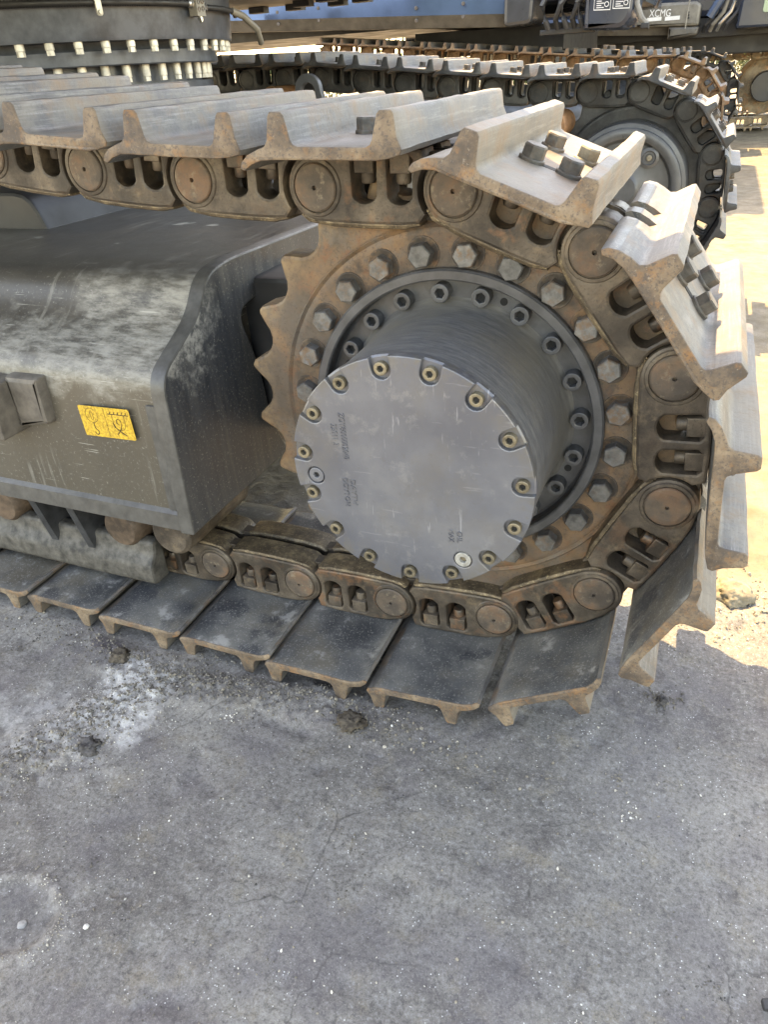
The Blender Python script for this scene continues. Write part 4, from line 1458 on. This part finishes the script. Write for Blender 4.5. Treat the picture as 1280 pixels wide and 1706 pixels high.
# third machine
M3_PINS = run(WRAP[0], 0.02, 12)[::-1] + WRAP + NEAR_BOT[:5]
ex3, inv3 = far_excavator("farthest excavator, clay-caked tan track, pale grey counterweight with white lettering on its flank",
                          (-1.2, 12.6, GROUND), 0, M3_PINS, 11.30, 13.95, ME_SHOE_TAN, ME_LINK_TN, ME_SHOE_TAN, ME_LINK_TN, M_LINK_TAN, xb=0.0, near_x=0.86, near_z=0.0)
skirt(ex3, inv3, -4.0, -0.40, 10.0, 0.845, 0.93, 1.02, 0.055)
mb = MB()
mb.box((-4.0, 10.31, 0.80), (4.5, 12.9, 2.1), M_HULL, bev=.08)
mb.box((0.55, 10.02, .66), (4.4, 10.30, .76), M_SKIRT, bev=.02)
place(mb.mesh("upper_body", 35), "upper_body", ex3, inv3)
mb = MB()
mb.prism(rounded([(-0.80, .745), (-0.06, .72), (-0.055, .93), (-0.11, .965), (-0.80, .985)], [.01, .03, .04, .03, .01], 4), 9.96, 10.30, M_HULLTAN, bev=.03)
mb.prism(rounded([(-0.40, .60), (-0.06, .625), (-0.05, .715), (-0.40, .735)], [.01, .05, .02, .01], 4), 9.98, 10.30, M_SKIRTLOW, bev=.03)
cw3 = place(mb.mesh("counterweight", 35), "counterweight", ex3, inv3)
tm = text_mesh("XCMG", 0.105, M_WHITE, 0.001)
place(tm, "lettering", cw3, Matrix.Translation((-0.64, 9.956, 0.845)) @ Matrix.Rotation(radians(90), 4, 'X') @ Matrix.Rotation(radians(-2), 4, 'Z') @ Matrix.Diagonal((.82, 1, 1, 1)))
mb = MB()
mb.box((-0.66, 9.953, .80), (-.49, 9.957, .838), M_WHITE)
mb.box((-0.45, 9.953, .795), (-.28, 9.957, .835), M_WHITE)
place(mb.mesh("white_stripe"), "white_stripe", cw3)
mb = MB()
for q in range(3):
    mb.lathe([(.013, -.003), (.013, -.001), (0, -.004)], 10, M_BLACK, X=Matrix.Translation((-.19 + .004 * q, 9.956, .86 - .028 * q)))
place(mb.mesh("vent_hole"), "vent_hole", cw3)
mb = MB()
mb.tube([(-.2, 9.9, .70), (-.19, 9.9, 1.05)], .008, M_HULLTAN, 6)
place(mb.mesh("aerial_rod"), "aerial_rod", ex3, inv3)
mb = MB()
for q, x0 in enumerate((0.0, 0.08, .16, .24)):
    mb.tube([(x0, 10.1, .66), (x0 + .02, 10.05, .72), (x0 + .12, 10.03, .84), (x0 + .17, 10.05, 1.05)], .024, (M_RUBBER, M_HULLTAN, M_CHROME, M_HULLGREY)[q], 8)
mb.tube([(.05, 10.02, .80), (.22, 10.0, 1.1)], .05, M_SKIRT, 8)
place(mb.mesh("hose_bundle", 40), "hose_bundle", ex3, inv3)
mb = MB()
mb.prism(rounded([(.36, .66), (4.4, .60), (4.4, 1.9), (.42, 1.9)], .03, 3), 9.95, 10.30, M_HULL, bev=.03)
cab3 = place(mb.mesh("cab", 35), "cab", ex3, inv3)
mb = MB()
mb.prism(rounded([(.62, .80), (1.8, .78), (1.8, 1.8), (.62, 1.8)], .03, 3), 9.942, 9.96, M_GLASS, bev=.004)
place(mb.mesh("cab_window", 35), "cab_window", cab3)
mb = MB()
mb.box((-2.5, 10.6, 0.40), (2.4, 12.6, 0.62), M_BLACK, bev=.02)
mb.box((-4.0, 10.35, 0.60), (4.4, 12.8, 0.799), M_BLACK)
mb.lathe([(.62, .30), (.62, .40), (.50, .40)], 40, M_BLACK, X=Matrix.Translation((-.6, 11.4, 0)) @ Matrix.Rotation(radians(90), 4, 'X'))
place(mb.mesh("chassis", 35), "chassis", ex3, inv3)

# ------------------------------------------------------------------ bushes at the far edge of the yard
k = NT("sunlit_leaves")
c = k.ramp(k.noise(1.2, 4, 0.6), [(0.3, (0.06, 0.085, 0.025)), (0.55, (0.10, 0.12, 0.035)), (0.75, (0.16, 0.155, 0.055))])
M_LEAF = k.done(c, 0.6, 0.0)
rb = random.Random(5)
BUSH = []
for x0 in [-46 + 3.1 * i for i in range(22)]:
    vv, ff_ = [], []
    w_, h_, d_ = rb.uniform(1.6, 2.3), rb.uniform(1.5, 2.4), rb.uniform(0.9, 1.3)
    lumps = [(rb.uniform(-.7, .7) * w_, rb.uniform(-.5, .5) * d_, rb.uniform(.25, .8) * h_, rb.uniform(.35, .6)) for _ in range(9)]
    for q in range(1500):
        lx, ly, lz, lr = rb.choice(lumps)
        dv = Vector((rb.gauss(0, 1), rb.gauss(0, 1), rb.gauss(0, 1))).normalized() * lr * rb.uniform(.6, 1.1)
        p = Vector((lx, ly, lz)) + Vector((dv.x * 1.2, dv.y, dv.z * .9))
        if p.z < 0.02:
            continue
        s = rb.uniform(.05, .10)
        R = Euler((rb.uniform(0, 6), rb.uniform(0, 6), rb.uniform(0, 6))).to_matrix()
        b = len(vv)
        vv += [tuple(p + R @ Vector(t)) for t in ((-s, 0, 0), (0, -s * .5, 0.01), (s, 0, 0), (0, s * .5, 0.01))]
        ff_.append((b, b + 1, b + 2, b + 3))
    bme = bpy.data.meshes.new("bush")
    bme.from_pydata(vv, [], ff_)
    bme.materials.append(M_LEAF)
    yb = 26 + rb.uniform(-1.2, 1.2)
    bo = place(bme, "bush", None, Matrix.Translation((x0, yb, GROUND - .01)))
    tag(bo, "yellow-green bush in the sunlit line at the far edge of the yard", "bush", "bushes along the far edge of the yard")

# ------------------------------------------------------------------ loose stuff on the ground
k = NT("pale_stone")
c = k.ramp(k.rnd, [(0.0, (0.22, 0.21, 0.20)), (0.5, (0.45, 0.43, 0.40)), (1.0, (0.66, 0.64, 0.60))])
M_STONE = k.done(c, 0.85, 0, k.bump(k.noise(200, 4), .4, .001))
k = NT("gravel_mix")
gv = k.n.new('ShaderNodeAttribute')
gv.attribute_name = "tone"
c = k.ramp(gv.outputs['Fac'], [(0.0, (0.045, 0.042, 0.04)), (0.45, (0.135, 0.118, 0.095)), (0.75, (0.26, 0.225, 0.175)), (1.0, (0.62, 0.59, 0.53))])
M_GRAVEL = k.done(c, 0.85)
ICO = None
import bmesh as _bm
bm_ = _bm.new()
_bm.ops.create_icosphere(bm_, subdivisions=1, radius=1.0)
bm_.verts.ensure_lookup_table()
ICO_V = [v_.co.copy() for v_ in bm_.verts]
ICO_F = [tuple(v_.index for v_ in f_.verts) for f_ in bm_.faces]
bm_.free()
rg = random.Random(21)
vv, ff_, tones = [], [], []


def pebble(x, y, s, tone):
    b = len(vv)
    R = Euler((rg.uniform(0, 6), rg.uniform(0, 6), rg.uniform(0, 6))).to_matrix()
    sc = Vector((rg.uniform(.7, 1.3), rg.uniform(.6, 1.1), rg.uniform(.4, .8))) * s
    z = ground_h(x, y) + s * 0.15
    for v_ in ICO_V:
        q = R @ Vector((v_.x * sc.x, v_.y * sc.y, v_.z * sc.z)) * rg.uniform(.82, 1.15)
        vv.append((x + q.x, y + q.y, z + q.z))
        tones.append(tone)
    for f_ in ICO_F:
        ff_.append((f_[0] + b, f_[1] + b, f_[2] + b))


for q in range(3800):
    x, y = rg.uniform(-1.05, 0.85), rg.uniform(-1.0, 0.45)
    if noise.noise(Vector((x * 4, y * 4, 3))) < rg.uniform(-0.5, 0.3):
        continue
    t = rg.random()
    pebble(x, y, rg.choice((.0008, .001, .0012, .0016, .0022)) * rg.uniform(.8, 1.3), t if t < .88 else rg.uniform(.85, 1))
for q in range(340):                      # pale stone chips trodden into the surface
    x, y = rg.uniform(-1.0, 0.7), rg.uniform(-1.0, -0.05)
    pebble(x, y, rg.choice((.0010, .0014, .0018, .0026)) * rg.uniform(.7, 1.2), rg.uniform(.62, .93))
for q in range(46):                       # little nests of crumbs
    cx_, cy_ = rg.uniform(-.95, .65), rg.uniform(-.98, -.2)
    tn = rg.choice((.15, .3, .55, .9))
    for j in range(rg.randint(8, 34)):
        pebble(cx_ + rg.gauss(0, .012), cy_ + rg.gauss(0, .010), rg.choice((.0006, .001, .0016, .0022)) * rg.uniform(.7, 1.3), max(0, min(1, tn + rg.gauss(0, .12))))
for q in range(4200):                     # rubble heaped along the foot of the plates and the crumbled strip
    if rg.random() < .55:
        x = rg.gauss(-0.42, 0.26)
        y = -0.285 + rg.gauss(0, 0.022) - 0.02 * sin(x * 9)
    else:
        t = rg.gauss(0, .17)
        u = rg.gauss(0, .03)
        x, y = -0.60 + .47 * t + .88 * u, -0.46 + .88 * t - .47 * u
    pebble(x, y, rg.choice((.0008, .0012, .0016, .0022, .0034)) * rg.uniform(.7, 1.3), min(1, abs(rg.gauss(.5, .14))))
for q in range(700):
    x, y = rg.uniform(.36, .8), 0.29 + rg.gauss(0, .07)
    pebble(x, y, rg.choice((.001, .0015, .002, .003, .005)) * rg.uniform(.7, 1.3), min(1, abs(rg.gauss(.62, .12))))
for q in range(420):
    a = rg.uniform(-2.0, 1.6)
    if noise.noise(Vector((cos(a) * 2.1, sin(a) * 2.1, 7))) < -0.12:
        continue
    rr_ = 1 + rg.gauss(0, .13) + 0.22 * noise.noise(Vector((cos(a) * 3, sin(a) * 3, 1)))
    pebble(-0.45 + .085 * rr_ * cos(a), -0.80 + .062 * rr_ * sin(a), rg.choice((.0005, .0007, .001, .0016)), rg.uniform(.6, .95))
for (cx_, cy_) in ((-0.116, -0.300), (-0.557, -0.514), (0.415, -0.055), (-0.660, -0.300)):
    for j in range(120):
        pebble(cx_ + rg.gauss(0, .018), cy_ + rg.gauss(0, .014), rg.choice((.0008, .0014, .002, .003)) * rg.uniform(.7, 1.3), max(0, rg.gauss(.36, .1)))
for q in range(1500):
    x, y = -0.585 + rg.gauss(0, .06), -0.42 + rg.gauss(0, .07)
    pebble(x, y, rg.choice((.0006, .0009, .0012, .0018)), rg.uniform(.7, 1))
gm = bpy.data.meshes.new("gravel")
gm.from_pydata(vv, [], ff_)
at = gm.attributes.new("tone", 'FLOAT', 'POINT')
at.data.foreach_set('value', tones)
gm.materials.append(M_GRAVEL)
tag(place(gm, "gravel"), "fine grit and crumbs scattered over the grey ground", "gravel", kind="stuff")


def lump(name, x, y, r, m, label, cat, group=None, squash=.55, seed=0, lumps=.6, sub=4):
    bm2 = _bm.new()
    _bm.ops.create_icosphere(bm2, subdivisions=sub, radius=1.0)
    for v_ in bm2.verts:
        n_ = abs(noise.noise(v_.co * 7 + Vector((seed, seed, 0)))) * lumps * .7 + noise.noise(v_.co * 1.4 + Vector((seed, 0, 0))) * lumps + noise.noise(v_.co * 4 + Vector((0, seed, 0))) * lumps * .6 + noise.noise(v_.co * 14 + Vector((0, 0, seed))) * lumps * .45
        v_.co = v_.co * (1 + n_) * r
        v_.co.z *= squash
    me_ = bpy.data.meshes.new(name)
    bm2.to_mesh(me_)
    bm2.free()
    me_.polygons.foreach_set('use_smooth', [True] * len(me_.polygons))
    me_.materials.append(m)
    o2 = place(me_, name, None, Matrix.Translation((x, y, ground_h(x, y) + r * squash * .35)) @ Matrix.Rotation(seed * 1.7, 4, 'Z'))
    tag(o2, label, cat, group)
    return o2


M_CLOD = plain("dry_soil", (0.105, 0.085, 0.065), 0.95, 0.0, 0.5, 60, 0.9, 0.2)
M_ROCK = plain("tan_rock", (0.22, 0.19, 0.14), 0.9, 0.0, 0.4, 40, 0.8, 0.2)
M_CLODGREY = plain("grey_soil", (0.085, 0.078, 0.075), 0.95, 0.0, 0.5, 60, 0.9, 0.2)
lump("dirt_clod", -0.116, -0.300, 0.021, M_CLOD, "brown crumbly dirt clod right below the pads in the middle of the lower run", "dirt clod", squash=.45, seed=2)
lump("dirt_clod", -0.557, -0.514, 0.016, M_CLODGREY, "grey-brown dirt clod beside the white powder at the left", "dirt clod", squash=.6, seed=5)
lump("dirt_clod", 0.415, -0.055, 0.009, M_CLODGREY, "small dark dirt clod alone right of the last track plate on the ground", "dirt clod", squash=.6, seed=9)
lump("dirt_clod", -0.660, -0.300, 0.019, M_CLOD, "flat tan dirt clod tucked against the pads above the white powder", "dirt clod", squash=.5, seed=12)
lump("stone", -0.428, -0.805, 0.0065, M_STONE, "white pebble lying inside the pale-rimmed dark scar at lower left", "stone", squash=.5, seed=3, lumps=.2)
lump("stone", -0.330, -0.775, 0.0040, M_STONE, "tiny white pebble just right of the pale-rimmed dark scar", "stone", squash=.6, seed=4, lumps=.2)
lump("stone", 0.165, -0.735, 0.0060, M_STONE, "white stone chip at the bottom edge of the picture", "stone", squash=.6, seed=6, lumps=.3)
lump("stone", 0.53, 0.30, 0.040, M_ROCK, "sunlit pale rock by the upper right edge of the lit ground patch", "stone", squash=.5, seed=8, lumps=.3)
mb = MB()
mb.prism(rounded([(-.009, -.006), (.008, -.008), (.01, .006), (-.006, .007)], .003, 3), -.006, 0, M_RUBBER, bev=.0015, X=Matrix.Rotation(radians(-90), 4, 'X'))
sc_ = mb.build("rubber_scrap", None, None, X=Matrix.Translation((0.575, -0.545, GROUND + .006)) @ Matrix.Rotation(.5, 4, 'Z'))
tag(sc_, "flat black rubber scrap lying on the grey ground at the lower right corner", "scrap")
